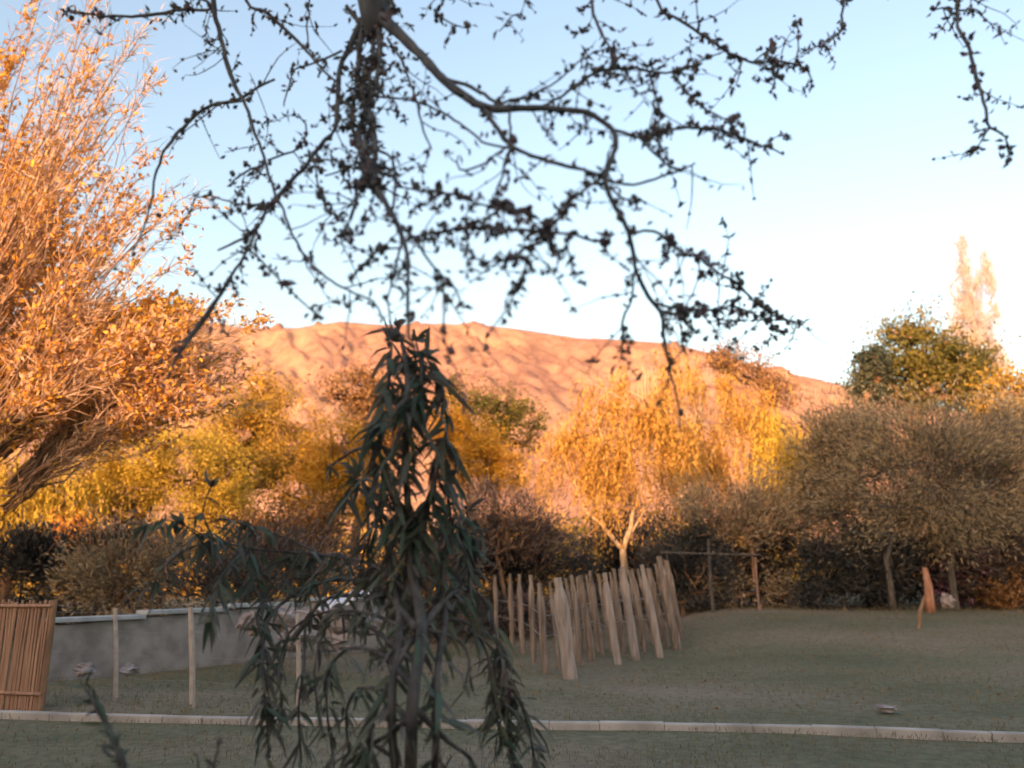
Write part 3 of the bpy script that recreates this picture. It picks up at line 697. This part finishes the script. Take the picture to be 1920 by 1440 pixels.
def make_wall():
    A = at(90, 1165, 14.2); B = at(720, 1112, 20.5)
    root = empty('stone_wall', (A.x, A.y, 0)); tag(root, 'low dull grey wall with a pale bluish coping at the left', 'wall')
    a = Vector((0, 0, 0)); b = Vector((B.x-A.x, B.y-A.y, 0)); L = b.length; u = b.normalized(); ang = math.atan2(u.y, u.x)
    hA, hB = A.z, B.z
    core = MB(); n0 = Vector((-u.y, u.x, 0))
    rnd = random.Random(3)
    s = 0
    row = 0; z = -.03
    hmin = min(hA, hB)
    # stones in courses that follow the sloping top
    hc = MB(); n = 14
    hc.V = []
    for i in range(n+1):
        q = i/n; H = hA+(hB-hA)*q-.08
        for sd_ in (-1, 1): hc.V.append(u*(L*q)+n0*(.11*sd_)+Vector((0, 0, -.05)))
        for sd_ in (1, -1): hc.V.append(u*(L*q)+n0*(.11*sd_)+Vector((0, 0, H)))
    for i in range(n):
        for k in range(4): hc.F.append((4*i+k, 4*i+(k+1) % 4, 4*i+4+(k+1) % 4, 4*i+4+k))
    hc.F += [(3, 2, 1, 0), (4*n, 4*n+1, 4*n+2, 4*n+3)]
    hc.build('rendered_face', M['stone'], root)
    m = MB(); s = 0
    while s < L:
        w = rnd.uniform(1.5, 2.1); c = min(s+w/2, L); q = c/L; H = hA+(hB-hA)*q
        dz = (hB-hA)/L
        p = u*c; m.box((p.x, p.y, H-.02+rnd.uniform(-.006, .006)), (w-.012, .40, .075), ang); s += w
    o = m.build('coping', M['coping'], root); bv = o.modifiers.new('bevel', 'BEVEL'); bv.width = .012; bv.segments = 2
make_wall()

def make_wire_fence():
    bases = [(-60, 1312, 1128), (218, 1310, 1140), (362, 1322, 1138), (560, 1330, 1150)]
    g = ground_at(218, 1310)
    root = empty('wire_fence', (g.x, g.y, 0)); tag(root, 'thin wire fence on slender pale posts in front of the grey wall', 'fence')
    tops = []
    for i, (px, by, ty) in enumerate(bases):
        b = ground_at(px, by); t = at(px-(2 if i != 2 else 5), ty, b.y)
        m = MB(); m.tube([b-root.location-Vector((0, 0, .1)), (b.lerp(t, .5))-root.location+Vector((.008, 0, 0)), t-root.location], [.034, .032, .028] if i != 2 else [.04, .038, .034], 8)
        m.build('post', M['post'], root); tops.append((b-root.location, t-root.location))
    for f in (.25, .5, .75, .95):
        m = MB(); pts = []
        for (b0, t0), (b1, t1) in zip(tops[:-1], tops[1:]):
            for k in range(8):
                q = k/8; pts.append((b0.lerp(t0, f)).lerp(b1.lerp(t1, f), q) - Vector((0, .03, .03*math.sin(math.pi*q))))
        pts.append(tops[-1][0].lerp(tops[-1][1], f)); m.tube(pts, [.0025]*len(pts), 4); m.build('wire', M['wire'], root)
make_wire_fence()

def rock(px, py, d, r, seed, label, group='pale rocks heaped behind the leafy shrub', squash=(1.2, .9, .75), mat='rock'):
    c = at(px, py, d); mb = MB(); mb.blob((0, 0, 0), r, seed, 14, 10, .35, squash)
    o = mb.build('rock', M[mat], None, smooth=False); o.location = c; tag(o, label, 'rock', group); return o
heap = {'top': [(480, 1168, .24), (535, 1160, .27), (590, 1160, .25), (640, 1166, .24), (690, 1168, .22)],
        'bottom': [(560, 1198, .22), (625, 1200, .2)]}
for row, L_ in heap.items():
    for i, (x, y, r) in enumerate(L_):
        w_ = ('leftmost', 'second from left', 'middle', 'second from right', 'rightmost')[i] if len(L_) > 2 else ('left', 'right')[i]
        rock(x, y, 15.2-(y-1160)*.012+.3*math.sin(i*2.1+y), r*1.15, i+y*.1, '%s rock in the %s row of the heap behind the dark leafy shrub' % (w_, row))
for x, y, r, lab in ((160, 1255, .13, 'small pinkish stone at the foot of the wall by the cane panel'), (243, 1256, .11, 'small pale stone just right of the left slender fence post')):
    o = rock(x, y, 13.0, r, x, lab, None)
o = rock(1776, 1126, 24.4, .2, 31, 'pale round rock beside the trunk by the orange stump', None, (1, .9, 1))
o = rock(1662, 1328, ground_at(1662, 1332).y, .085, 41, 'small pale stone lying on the lawn at right', None, (1.8, 1, .5))

def make_tarp():
    c = at(655, 1122, 14.7); root_ = None
    nx, ny = 26, 12; V = []; F = []
    for j in range(ny):
        for i in range(nx):
            u = i/(nx-1)-.5; v = j/(ny-1)-.5
            x = u*.95; y = v*.6
            z = .16*math.cos(v*2.6)+.26*u + .035*math.sin(u*17+v*4)+.02*noise.noise(Vector((u*9, v*9, 3))) - .1*abs(v)
            V.append((x, y, z))
    for j in range(ny-1):
        for i in range(nx-1): a = j*nx+i; F.append((a, a+1, a+1+nx, a+nx))
    o = mesh_obj('tarpaulin', V, F, M['tarp'], smooth=True); o.location = c - Vector((0, 0, .06)); so = o.modifiers.new('thick', 'SOLIDIFY'); so.thickness = .012
    tag(o, 'crumpled blue white tarpaulin lying on top of the rock heap', 'tarpaulin')
make_tarp()

def make_frame():
    d = 26.; L = at(1245, 1036, d); Rr = at(1425, 1040, d)
    root = empty('pole_frame', (at(1330, 1100, d).x, d, .3)); tag(root, 'rough frame of poles with a pale crossbar in front of the dark bushes', 'frame')
    for px, ty, r, mt in ((1250, 1032, .04, 'bark_dark'), (1328, 1010, .055, 'bark_dark'), (1416, 1045, .035, 'rail')):
        t = at(px, ty, d)-root.location; m = MB(); m.tube([(t.x+.05, 0, -.4), (t.x, .02, t.z*.5), (t.x, 0, t.z)], [r*1.2, r, r*.9], 8); m.build('post', M[mt], root)
    m = MB(); m.tube([L-root.location+Vector((-.1, -.06, 0)), (Rr-root.location)+Vector((0, -.06, -.02))], [.035, .03], 8); m.build('crossbar', M['bark_dark'], root)
make_frame()
# thick reddish trunk
def stub(px, by, ty, d, r, lab, mat='bark_dark', nm='dead_tree'):
    b = at(px, by, d); b.z = rise(b.x, b.y); m = MB(); t = at(px+4, ty, d)-b
    m.tube([(0, 0, -.1), (.02, 0, t.z*.3), (-.03, 0, t.z*.65), (t.x, 0, t.z)], [r*1.3, r, r*.9, r*.7], 9); o = m.build(nm, M[mat], None, smooth=True); o.location = b; tag(o, lab, 'dead tree'); return o
M['redwood'] = rough_mat('redwood', [(0.098, 0.046, 0.046), (0.166, 0.082, 0.077)], 6, .4, stretch=(2, 2, .3))
M['sunlit_tint_wood'] = rough_mat('sunlit_tint_wood', [(0.202, 0.082, 0.046), (0.298, 0.154, 0.102), (0.336, 0.202, 0.142)], 5, .3, stretch=(2, 2, .4))  # orange tone stands in for stray sun falling on a trunk
stub(1672, 1128, 1000, 25.5, .10, 'thin dark trunk left of the trunk by the orange stump')
def sunlit_tint_stump():
    # stump with stray sunlight put into its orange colour, brown leaning stake below
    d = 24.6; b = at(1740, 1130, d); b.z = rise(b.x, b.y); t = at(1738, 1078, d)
    m = MB(); m.tube([(0, 0, -.1), (.0, 0, .3), (.02, 0, .7), (-.03, 0, 1.25)], [.15, .14, .12, .07], 10); o = m.build('tree_stump', M['sunlit_tint_wood'], None, smooth=True); o.location = b+Vector((0, -.1, 0))
    tag(o, 'stump coloured orange like stray sunlight at the foot of the big shaded tree', 'stump')
    g = lawn_at(1722, 1176); t = at(1732, 1118, g.y)-g
    m = MB(); m.tube([(0, 0, -.05), (.08, 0, t.z*.5), (t.x+.02, 0, t.z)], [.04, .05, .035], 7); o = m.build('stake', M['bark_brown'], None); o.location = g; tag(o, 'short brown bent stake in the lawn before the orange stump', 'stake')
sunlit_tint_stump()

# ------------------------------------------------------------ foreground: leafy shrub
def dshrub(px, py): return 4.3 + .35*math.sin(px/70.) + .25*math.cos(py/90.+1)
def smooth_poly(pts, step=14):
    out = []
    n = len(pts)
    for i in range(n-1):
        p0 = pts[max(0, i-1)]; p1 = pts[i]; p2 = pts[i+1]; p3 = pts[min(n-1, i+2)]
        L = math.hypot(p2[0]-p1[0], p2[1]-p1[1]); k = max(1, int(L/step))
        for j in range(k):
            t = j/k; t2 = t*t; t3 = t2*t
            out.append(tuple(.5*((2*p1[c])+(-p0[c]+p2[c])*t+(2*p0[c]-5*p1[c]+4*p2[c]-p3[c])*t2+(-p0[c]+3*p1[c]-3*p2[c]+p3[c])*t3) for c in range(len(p1))))
    out.append(tuple(pts[-1])); return out

def make_leafy_shrub():
    g = Vector((at(765, 1400, 4.3).x, 4.3, 0))
    root = empty('leafy_shrub', g); tag(root, 'tall dark shrub with long drooping leaves in the centre foreground', 'shrub')
    canes = [ # points (px,py,width px), leaf density, leaf length px
     ([(765, 1640, 26), (770, 1440, 22), (775, 1300, 20), (790, 1180, 20), (770, 1060, 17), (765, 950, 14), (760, 850, 14), (765, 740, 11), (758, 660, 8), (745, 615, 5)], 1.1, 58),
     ([(760, 1640, 18), (740, 1440, 16), (735, 1300, 14), (750, 1180, 13), (735, 1080, 10), (720, 1000, 8), (700, 940, 6), (668, 900, 4)], 1.1, 60),
     ([(790, 1640, 16), (815, 1440, 13), (820, 1260, 12), (835, 1160, 11), (830, 1060, 9), (845, 980, 7), (835, 900, 5)], 1.2, 60),
     ([(835, 1160, 9), (870, 1090, 8), (870, 1010, 6), (850, 950, 4)], 1.5, 56),
     ([(735, 1120, 9), (700, 1090, 7), (690, 1020, 6), (715, 950, 4)], 1.2, 56),
     ([(765, 800, 8), (785, 740, 6), (790, 690, 5), (780, 640, 3)], 1.6, 60),
     ([(770, 1060, 12), (800, 960, 10), (820, 880, 8), (838, 800, 6), (825, 730, 5), (800, 670, 4)], 1.2, 66),
     ([(765, 1000, 10), (730, 920, 8), (712, 850, 7), (715, 770, 5), (730, 700, 5), (735, 640, 4)], 1.1, 64),
     ([(760, 860, 8), (715, 838, 7), (670, 842, 6), (640, 860, 5), (618, 874, 4)], .25, 30),
     ([(765, 870, 8), (810, 826, 6), (845, 832, 6), (856, 862, 5), (848, 905, 4)], .5, 40),
     ([(765, 960, 8), (715, 910, 6), (670, 900, 5), (648, 930, 4)], 1.0, 56),
     ([(780, 1180, 14), (720, 1110, 10), (640, 1085, 8), (560, 1110, 8), (505, 1160, 7), (492, 1240, 6), (498, 1320, 5), (505, 1420, 4)], 1.1, 50),
     ([(720, 1120, 8), (620, 1120, 7), (575, 1170, 6), (570, 1250, 6), (560, 1330, 5), (565, 1430, 4)], .9, 50),
     ([(775, 1290, 12), (720, 1230, 8), (660, 1215, 7), (620, 1250, 6), (612, 1320, 5), (625, 1420, 4)], .9, 48),
     ([(790, 1180, 14), (850, 1110, 10), (905, 1120, 8), (930, 1190, 7), (950, 1270, 7), (985, 1340, 6), (1005, 1440, 5)], 1.3, 54),
     ([(850, 1110, 8), (880, 1050, 7), (890, 1010, 5), (875, 960, 4)], 1.3, 52),
     ([(930, 1200, 7), (955, 1290, 7), (950, 1370, 6), (965, 1440, 5)], 1.2, 50),
     ([(775, 1120, 10), (700, 1060, 7), (600, 1040, 6), (480, 1030, 6), (400, 1010, 5), (345, 985, 4)], 1.3, 52),
     ([(480, 1030, 5), (430, 1060, 4), (402, 1110, 4), (396, 1170, 3)], 1.3, 50),
     ([(560, 1040, 5), (490, 1070, 4), (455, 1120, 4), (450, 1150, 3)], 1.2, 46),
     ([(400, 1010, 4), (380, 960, 3), (395, 915, 3)], .9, 44),
     ([(600, 1040, 5), (540, 1010, 4), (480, 990, 4), (430, 975, 3)], 1.3, 46), ([(400, 1015, 4), (350, 1030, 4), (310, 1060, 3), (290, 1090, 3)], 1.3, 46), ([(345, 985, 4), (310, 975, 3), (275, 985, 3)], 1.3, 44), ([(640, 1045, 5), (590, 1080, 4), (530, 1090, 4), (500, 1130, 3)], 1.3, 44),
     ([(780, 1330, 12), (740, 1370, 8), (690, 1400, 7), (640, 1440, 6)], 1.0, 52),
     ([(780, 1330, 12), (840, 1390, 8), (880, 1420, 7), (905, 1470, 6)], 1.0, 52),
     ([(770, 1200, 10), (725, 1290, 8), (700, 1350, 7), (690, 1440, 6)], 1.0, 52),
     ([(760, 1180, 8), (690, 1150, 6), (600, 1150, 5), (540, 1190, 5), (525, 1260, 4), (530, 1350, 4)], .8, 40),
     ([(775, 1240, 8), (700, 1180, 6), (650, 1150, 5), (610, 1180, 4), (590, 1260, 4), (600, 1360, 4)], .8, 40),
     ([(740, 1300, 8), (680, 1290, 6), (650, 1330, 5), (655, 1420, 4)], 1.0, 40),
     ([(700, 1100, 7), (640, 1040, 5), (560, 1060, 5), (500, 1110, 4), (470, 1180, 4)], .8, 40),
     ([(835, 1160, 8), (880, 1170, 6), (915, 1230, 5), (925, 1300, 5), (940, 1400, 4)], 1.2, 44),
     ([(800, 1180, 8), (860, 1200, 6), (880, 1240, 5), (870, 1290, 4)], .5, 44),
    ]
    parts = []
    for pts, dens, ll in canes:
        S = smooth_poly(pts, 16); W3 = [at(p[0], p[1], dshrub(p[0], p[1]))-g for p in S]
        mb = MB(); mb.tube(W3, [max(.004, p[2]*4.3/F_PX/2) for p in S], 6); mb.build('cane', M['bark_dark'], root, smooth=True)
        for i, p in enumerate(S[1:-1], 1):
            if p[2] > 26: continue
            k = rng.poisson(max(0.2, (4.4 + 4.5*noise.noise(Vector((p[0]*.02, p[1]*.02, 1))))*dens*(.3 if p[1] > 1140 and 700 < p[0] < 870 else (.75 if 1000 < p[1] <= 1140 else 1))))
            if k == 0: continue
            L = ll*4.3/F_PX; ang = rng.uniform(0, 2*math.pi, k)
            out = np.stack([np.cos(ang), np.sin(ang)*.8, rng.normal(-.75, .45, k)], 1); out = unit(out)
            c = np.array([list(W3[i])]*k) + out*L*.5 + rng.normal(0, .01, (k, 3))
            parts.append(curved_leaves(c-out*L*.5, out, L, L*.17))
        # spiky tuft at the tip
        if pts[-1][1] < 1150:
            k = 10; t = unit(np.array([list(W3[-1]-W3[-3])]))+rng.normal(0, .55, (k, 3)); t = unit(t); L = ll*4.3/F_PX
            parts.append(curved_leaves(np.array([list(W3[-1])]*k), t, L, L*.16))
    V, F = join_leaves(parts); mesh_obj('foliage', V, F, M['shrub_leaf'], root)
make_leafy_shrub()

def make_sprig(name, pts, d, leafL, label, mat='shrub_leaf', n=4.0, group='young sprigs at the bottom edge'):
    b = at(*pts[0][:2], d); b.z = 0
    root = empty(name, b); tag(root, label, 'plant', group)
    S = smooth_poly(pts, 12); W3 = [Vector((0, 0, 0))]+[at(p[0], p[1], d+.05*math.sin(p[1]/40))-b for p in S]
    mb = MB(); mb.tube(W3, [S[0][2]*d/F_PX/2]+[p[2]*d/F_PX/2 for p in S], 6); mb.build('stem', M['bark_dark'], root, smooth=True)
    parts = []
    for i in range(1, len(W3)):
        k = 1+rng.poisson(n); t = unit(np.array([list(W3[i]-W3[i-1])]))
        ax = unit(t*1.1+rng.normal(0, .5, (k, 3))); L = leafL*d/F_PX
        parts.append(curved_leaves(np.array([list(W3[i])]*k), ax, L, L*.18))
    V, F = join_leaves(parts); mesh_obj('foliage', V, F, M[mat], root)
make_sprig('plant_sprig', [(240, 1470, 12), (222, 1410, 11), (200, 1360, 9), (178, 1320, 7), (160, 1290, 4)], 3.6, 46, 'dark leaning sprig rising at the bottom left before the kerb')
make_sprig('plant_sprig', [(395, 1480, 6), (400, 1440, 5), (410, 1400, 3)], 3.8, 34, 'short green sprig at the bottom edge, third of the way from the left', n=1)
make_sprig('plant_sprig', [(365, 1480, 5), (372, 1450, 4), (370, 1420, 3)], 3.9, 26, 'tiny dark sprig touching the bottom edge left of the green one', n=1)

# ------------------------------------------------------------ foreground: overhanging branches
def dtree(px, py): return 3.25 + .28*math.sin(px/230.+.5) + .22*math.sin(py/170.+px/500.)
def make_overhang():
    b0 = Vector((-2.15, .55, 0))
    root = empty('overhanging_tree', b0); tag(root, 'dark budding branches of an overhanging tree across the top of the view', 'tree')
    def W(px, py): return at(px, py, dtree(px, py))-b0
    # trunk outside the view and two limbs above it
    mb = MB(); top = W(690, -230)
    mb.tube([(0, 0, -.1), (.03, .02, 1.2), (-.02, .05, 2.6), (.1, .15, 3.8), (.35, .5, 4.8)], [.24, .19, .17, .15, .13], 10)
    mb.build('trunk', M['bark_over'], root, smooth=True)
    mb = MB(); s = Vector((.35, .5, 4.8))
    mb.tube([s, s.lerp(top, .35)+Vector((0, 0, .25)), s.lerp(top, .7)+Vector((0, 0, .2)), top, W(700, -60), W(702, 0), W(699, 35), W(694, 75)],
            [.13, .12, .11, .105, .1, .085, .06, .02], 10); mb.build('limb', M['bark_over'], root, smooth=True)
    mb = MB(); mb.tube([top, W(900, -250), W(1150, -230), W(1450, -190), W(1800, -150)], [.09, .06, .05, .035, .012], 8); mb.build('limb', M['bark_over'], root, smooth=True)
    mb = MB(); mb.tube([top, W(560, -220), W(380, -190), W(200, -120), W(80, -60)], [.07, .05, .035, .02, .01], 8); mb.build('limb', M['bark_over'], root, smooth=True)
    B = [ # points (px,py,w), bud density, kind
     ([(705, 30, 26), (712, 90, 15), (706, 150, 13), (690, 200, 14), (672, 250, 12), (690, 310, 12), (706, 352, 10)], 2.2),
     ([(690, 30, 30), (676, 80, 16), (672, 140, 12), (684, 190, 13), (700, 240, 14), (703, 300, 13), (690, 345, 8)], 2.4),
     ([(700, 60, 14), (696, 120, 10), (668, 180, 10), (660, 235, 10), (678, 290, 12), (684, 340, 9), (672, 365, 5)], 2.2),
     ([(680, 180, 12), (698, 225, 12), (684, 270, 14), (700, 325, 12), (712, 355, 8)], 2.4),
     ([(650, 10, 10), (664, 30, 12), (690, 52, 12), (722, 30, 10), (742, 8, 8)], 2.6),
     ([(700, 340, 14), (725, 385, 13), (745, 420, 13), (762, 470, 10), (765, 520, 8), (766, 600, 8), (772, 645, 6), (800, 690, 4)], .35),
     ([(705, 280, 8), (735, 300, 7), (741, 350, 7), (735, 395, 6)], .15),
     ([(745, 420, 8), (775, 445, 7), (800, 482, 6), (830, 520, 5), (855, 545, 5), (868, 578, 3)], .5),
     ([(752, 450, 6), (742, 500, 5), (728, 560, 4), (735, 625, 4)], .3),
     ([(828, 515, 6), (832, 560, 5), (830, 610, 4), (838, 660, 3)], .9),
     ([(400, -150, 18), (400, 0, 15), (412, 60, 14), (425, 115, 14), (440, 160, 13), (455, 185, 10), (470, 225, 9), (488, 280, 8), (500, 315, 8), (512, 352, 8), (526, 385, 7), (545, 430, 6), (570, 478, 6), (610, 520, 6), (655, 545, 5), (700, 565, 5), (714, 592, 4)], .35),
     ([(515, 148, 7), (480, 165, 8), (448, 186, 10), (395, 198, 10), (360, 222, 10), (330, 255, 10), (308, 284, 9), (292, 330, 7), (285, 370, 6), (268, 430, 5), (250, 475, 4)], .3),
     ([(455, 190, 6), (415, 195, 5), (385, 215, 4), (368, 230, 3)], .2),
     ([(430, -120, 12), (462, 0, 9), (500, 25, 10), (545, 65, 10), (575, 95, 8), (600, 125, 7), (628, 152, 6)], .5),
     ([(672, 50, 18), (655, 90, 16), (640, 120, 14), (634, 160, 14), (632, 210, 13), (628, 242, 12), (600, 275, 11), (565, 320, 11), (527, 362, 12), (500, 392, 9), (480, 433, 8), (452, 450, 7), (408, 470, 5)], .5),
     ([(525, 365, 7), (505, 385, 6), (470, 385, 5), (430, 378, 4), (395, 366, 4), (365, 372, 3)], .9),
     ([(503, 300, 6), (535, 290, 6), (562, 275, 6), (575, 245, 5), (560, 215, 4)], 1.6),
     ([(497, 308, 6), (470, 318, 6), (450, 330, 6), (430, 345, 4)], 1.8),
     ([(480, 433, 8), (462, 470, 7), (435, 515, 8), (408, 560, 10), (385, 595, 14), (366, 620, 14), (342, 652, 9), (322, 690, 5)], .9),
     ([(462, 460, 5), (500, 500, 5), (530, 530, 5), (560, 560, 4), (597, 592, 4)], .9),
     ([(590, 300, 4), (595, 342, 5), (608, 380, 5), (629, 408, 3)], .9),
     ([(668, 345, 6), (664, 395, 5), (652, 425, 5), (635, 442, 4), (680, 440, 3)], .6),
     ([(752, 465, 5), (715, 468, 5), (690, 490, 4), (668, 508, 3)], 1.6),
     ([(580, -100, 6), (580, 0, 5), (576, 50, 5), (578, 92, 4)], .2),
     ([(640, 95, 7), (590, 118, 6), (555, 130, 5), (538, 175, 5), (530, 200, 3)], 1.4),
     ([(200, -110, 9), (392, 8, 8), (340, 18, 10), (270, 30, 9), (200, 30, 7), (120, 22, 5)], .9),
     ([(700, 20, 40), (745, 60, 28), (790, 105, 24), (830, 148, 22), (870, 180, 20), (915, 203, 19), (960, 203, 17), (1020, 203, 15), (1080, 208, 14), (1112, 217, 13), (1148, 243, 12), (1153, 280, 12), (1141, 310, 12), (1135, 340, 12), (1153, 388, 10), (1175, 425, 10), (1186, 470, 10), (1196, 515, 9), (1215, 555, 10), (1240, 587, 9), (1245, 630, 8), (1255, 690, 6), (1270, 750, 5), (1276, 810, 4)], .3),
     ([(838, 150, 10), (885, 163, 9), (930, 192, 8), (960, 203, 6)], .1),
     ([(900, 198, 12), (930, 235, 11), (955, 270, 11), (985, 288, 9), (1040, 305, 9), (1090, 318, 8), (1132, 328, 8)], .3),
     ([(728, 70, 8), (760, 130, 6), (778, 180, 6), (788, 215, 6), (795, 245, 5), (808, 282, 4)], .4),
     ([(690, 180, 6), (745, 184, 6), (784, 191, 5), (842, 218, 6), (878, 244, 6), (913, 271, 6), (950, 275, 6)], .4),
     ([(952, 272, 6), (930, 290, 5), (900, 312, 5), (862, 316, 5), (857, 292, 3)], .3),
     ([(955, 205, 6), (957, 240, 6), (955, 268, 5)], .1),
     ([(955, 275, 7), (942, 330, 6), (930, 362, 5), (935, 402, 4)], .3),
     ([(925, 196, 7), (985, 182, 5), (1040, 155, 5), (1090, 112, 4), (1140, 88, 3)], .3),
     ([(1010, 203, 8), (1060, 176, 7), (1100, 145, 8), (1130, 132, 8), (1180, 128, 8), (1215, 132, 7), (1250, 136, 6), (1290, 126, 5), (1335, 105, 4), (1370, 92, 3)], .9),
     ([(1100, -220, 12), (1108, 0, 9), (1118, 40, 8), (1135, 75, 6), (1150, 105, 6), (1154, 130, 5)], 1.3),
     ([(1190, -200, 10), (1232, 0, 8), (1265, 30, 8), (1300, 55, 8), (1340, 80, 8), (1380, 105, 7), (1412, 118, 7), (1450, 115, 7), (1490, 120, 6), (1515, 135, 5), (1521, 158, 3)], 1.3),
     ([(1412, 116, 5), (1440, 95, 4), (1448, 80, 3)], 1.0), ([(1490, 118, 5), (1497, 80, 4), (1493, 35, 3)], .6), ([(1450, 116, 5), (1452, 145, 4), (1446, 172, 3)], 1.2), ([(1392, 110, 4), (1386, 140, 4), (1380, 160, 3)], 1.0),
     ([(1150, 245, 8), (1195, 256, 7), (1240, 244, 6), (1300, 240, 7), (1345, 243, 7), (1400, 262, 6), (1440, 276, 5), (1466, 287, 4)], 1.6),
     ([(1215, 132, 5), (1230, 180, 5), (1236, 235, 4), (1205, 262, 3)], 1.0),
     ([(1262, 140, 5), (1300, 185, 5), (1340, 215, 4), (1392, 232, 3)], .9),
     ([(1195, 255, 6), (1228, 288, 6), (1265, 316, 5), (1300, 308, 3)], .3),
     ([(1136, 338, 7), (1190, 346, 6), (1250, 328, 6), (1303, 306, 4)], .2),
     ([(1134, 332, 7), (1095, 356, 6), (1062, 388, 6), (1040, 420, 5), (1000, 462, 5), (975, 530, 5), (942, 590, 3)], .9),
     ([(742, 350, 5), (790, 358, 5), (835, 362, 6), (870, 372, 5), (910, 386, 5), (950, 386, 4), (990, 402, 4)], 1.9),
     ([(768, 446, 7), (830, 434, 7), (880, 425, 8), (930, 430, 8), (980, 432, 8), (1040, 436, 7), (1080, 440, 6), (1110, 452, 6), (1145, 447, 4)], 2.0),
     ([(1180, 440, 6), (1208, 432, 7), (1240, 440, 7), (1272, 470, 7), (1310, 482, 6), (1345, 510, 6), (1390, 540, 7), (1422, 572, 5), (1452, 592, 4), (1503, 608, 3)], 1.6),
     ([(1222, 565, 7), (1262, 576, 7), (1320, 582, 6), (1380, 576, 5), (1440, 602, 4), (1470, 625, 3)], 1.3),
     ([(1240, 585, 8), (1275, 595, 8), (1300, 622, 5)], 2.0),
     ([(1190, 515, 6), (1184, 560, 5), (1168, 600, 6), (1168, 650, 5), (1160, 680, 3)], .9),
     ([(1145, 350, 6), (1172, 376, 5), (1190, 372, 3)], 1.0),
     ([(1000, 455, 5), (960, 480, 4), (920, 500, 4), (895, 520, 3)], 1.2),
     ([(1800, -150, 12), (1795, 0, 8), (1797, 50, 9), (1816, 90, 9), (1830, 140, 9), (1845, 190, 8), (1856, 238, 7), (1884, 255, 5), (1893, 300, 4)], 1.5),
     ([(1797, 30, 6), (1770, 16, 5), (1750, 18, 4)], 2.0), ([(1797, 20, 6), (1820, 15, 5), (1832, 18, 4)], 1.5), ([(1856, 238, 5), (1840, 265, 4), (1825, 285, 3)], 1.2),
     ([(1600, -170, 9), (1583, 0, 7), (1577, 30, 7), (1580, 55, 6), (1552, 76, 5), (1537, 95, 3)], 1.6),
     ([(640, 440, 3), (655, 410, 3), (668, 380, 4), (690, 330, 6)], .4),
     ([(700, 300, 6), (660, 310, 5), (640, 320, 5), (610, 330, 4)], 1.5),
     ([(1000, -240, 9), (985, 0, 5), (960, 30, 4), (935, 60, 3)], .7), ([(860, -250, 9), (830, 0, 6), (815, 20, 5), (850, 45, 4), (878, 52, 3)], .8),
    ]
    parts = []; bm = MB(); sd_ = 0
    twig = MB()
    prng = random.Random(5)
    for pts, dens in B:
        S = smooth_poly(pts, 11); n = len(S); PX = []
        for i, p in enumerate(S):
            j = 1.6 if p[2] < 12 else .8
            PX.append((p[0]+j*noise.noise(Vector((p[0]*.05, p[1]*.05, 0)))*2.2, p[1]+j*noise.noise(Vector((p[0]*.05, p[1]*.05, 7)))*2.2))
        W3 = [W(*q) for q in PX]; rad = [max(1.3, p[2]*.86)*3.25/F_PX/2*(1+.16*noise.noise(Vector((p[0]*.09, p[1]*.09, 3)))) for p in S]
        mb = MB(); mb.tube(W3, rad, 7); mb.build('branch', M['bark_over'], root, smooth=True)
        for i in range(n):
            if S[i][1] < -25: continue
            dn = dens*max(.05, .95+2.6*noise.noise(Vector((S[i][0]*.016, S[i][1]*.016, 11.)))); k = rng.poisson(.62*dn)
            for _ in range(k):
                sd_ += 1; off = Vector([prng.gauss(0, .013) for _ in range(3)]); r = prng.uniform(.007, .0155)
                bm.blob(W3[i]+off, r, sd_, 6, 4, .35, (1, 1, prng.uniform(.8, 1.4)))
            kk = rng.poisson(1.5*dn)
            if kk:
                ax = unit(rng.normal(0, 1, (kk, 3))+np.array([0, 0, -.2])); L = .045
                parts.append(leaves(np.array([list(W3[i])]*kk)+ax*L*.5+rng.normal(0, .008, (kk, 3)), ax, L, L*.42))
            # side twigs
            if prng.random() < .24+.08*dens and S[i][2] < 24 and i > 1:
                L = prng.uniform(.06, .34); a = prng.uniform(0, 2*math.pi); t = (W3[i]-W3[i-1]).normalized()
                dr = (t*.6+Vector((math.cos(a), prng.gauss(0, .4), math.sin(a)-.25))).normalized()
                q = [W3[i]]; 
                for s_ in range(4):
                    dr = (dr+Vector([prng.gauss(0, .2) for _ in range(3)])).normalized(); q.append(q[-1]+dr*L/4)
                twig.tube(q, [.0035, .003, .0026, .002, .0014], 4)
                for u in q[1:]:
                    if prng.random() < .15+.25*dens:
                        sd_ += 1; bm.blob(u, prng.uniform(.006, .011), sd_, 6, 4, .35)
                    kk = rng.poisson(.5+1.2*dens)
                    if kk:
                        ax = unit(rng.normal(0, 1, (kk, 3))); L2 = .036
                        parts.append(leaves(np.array([list(u)]*kk)+ax*L2*.5, ax, L2, L2*.42))
    tag(twig.build('twigs', M['bark_over'], root, smooth=True), kind='stuff')
    bm.build('buds', M['bud'], root, smooth=True)
    V, F = join_leaves(parts); mesh_obj('leaflets', V, F, M['bud'], root)
make_overhang()
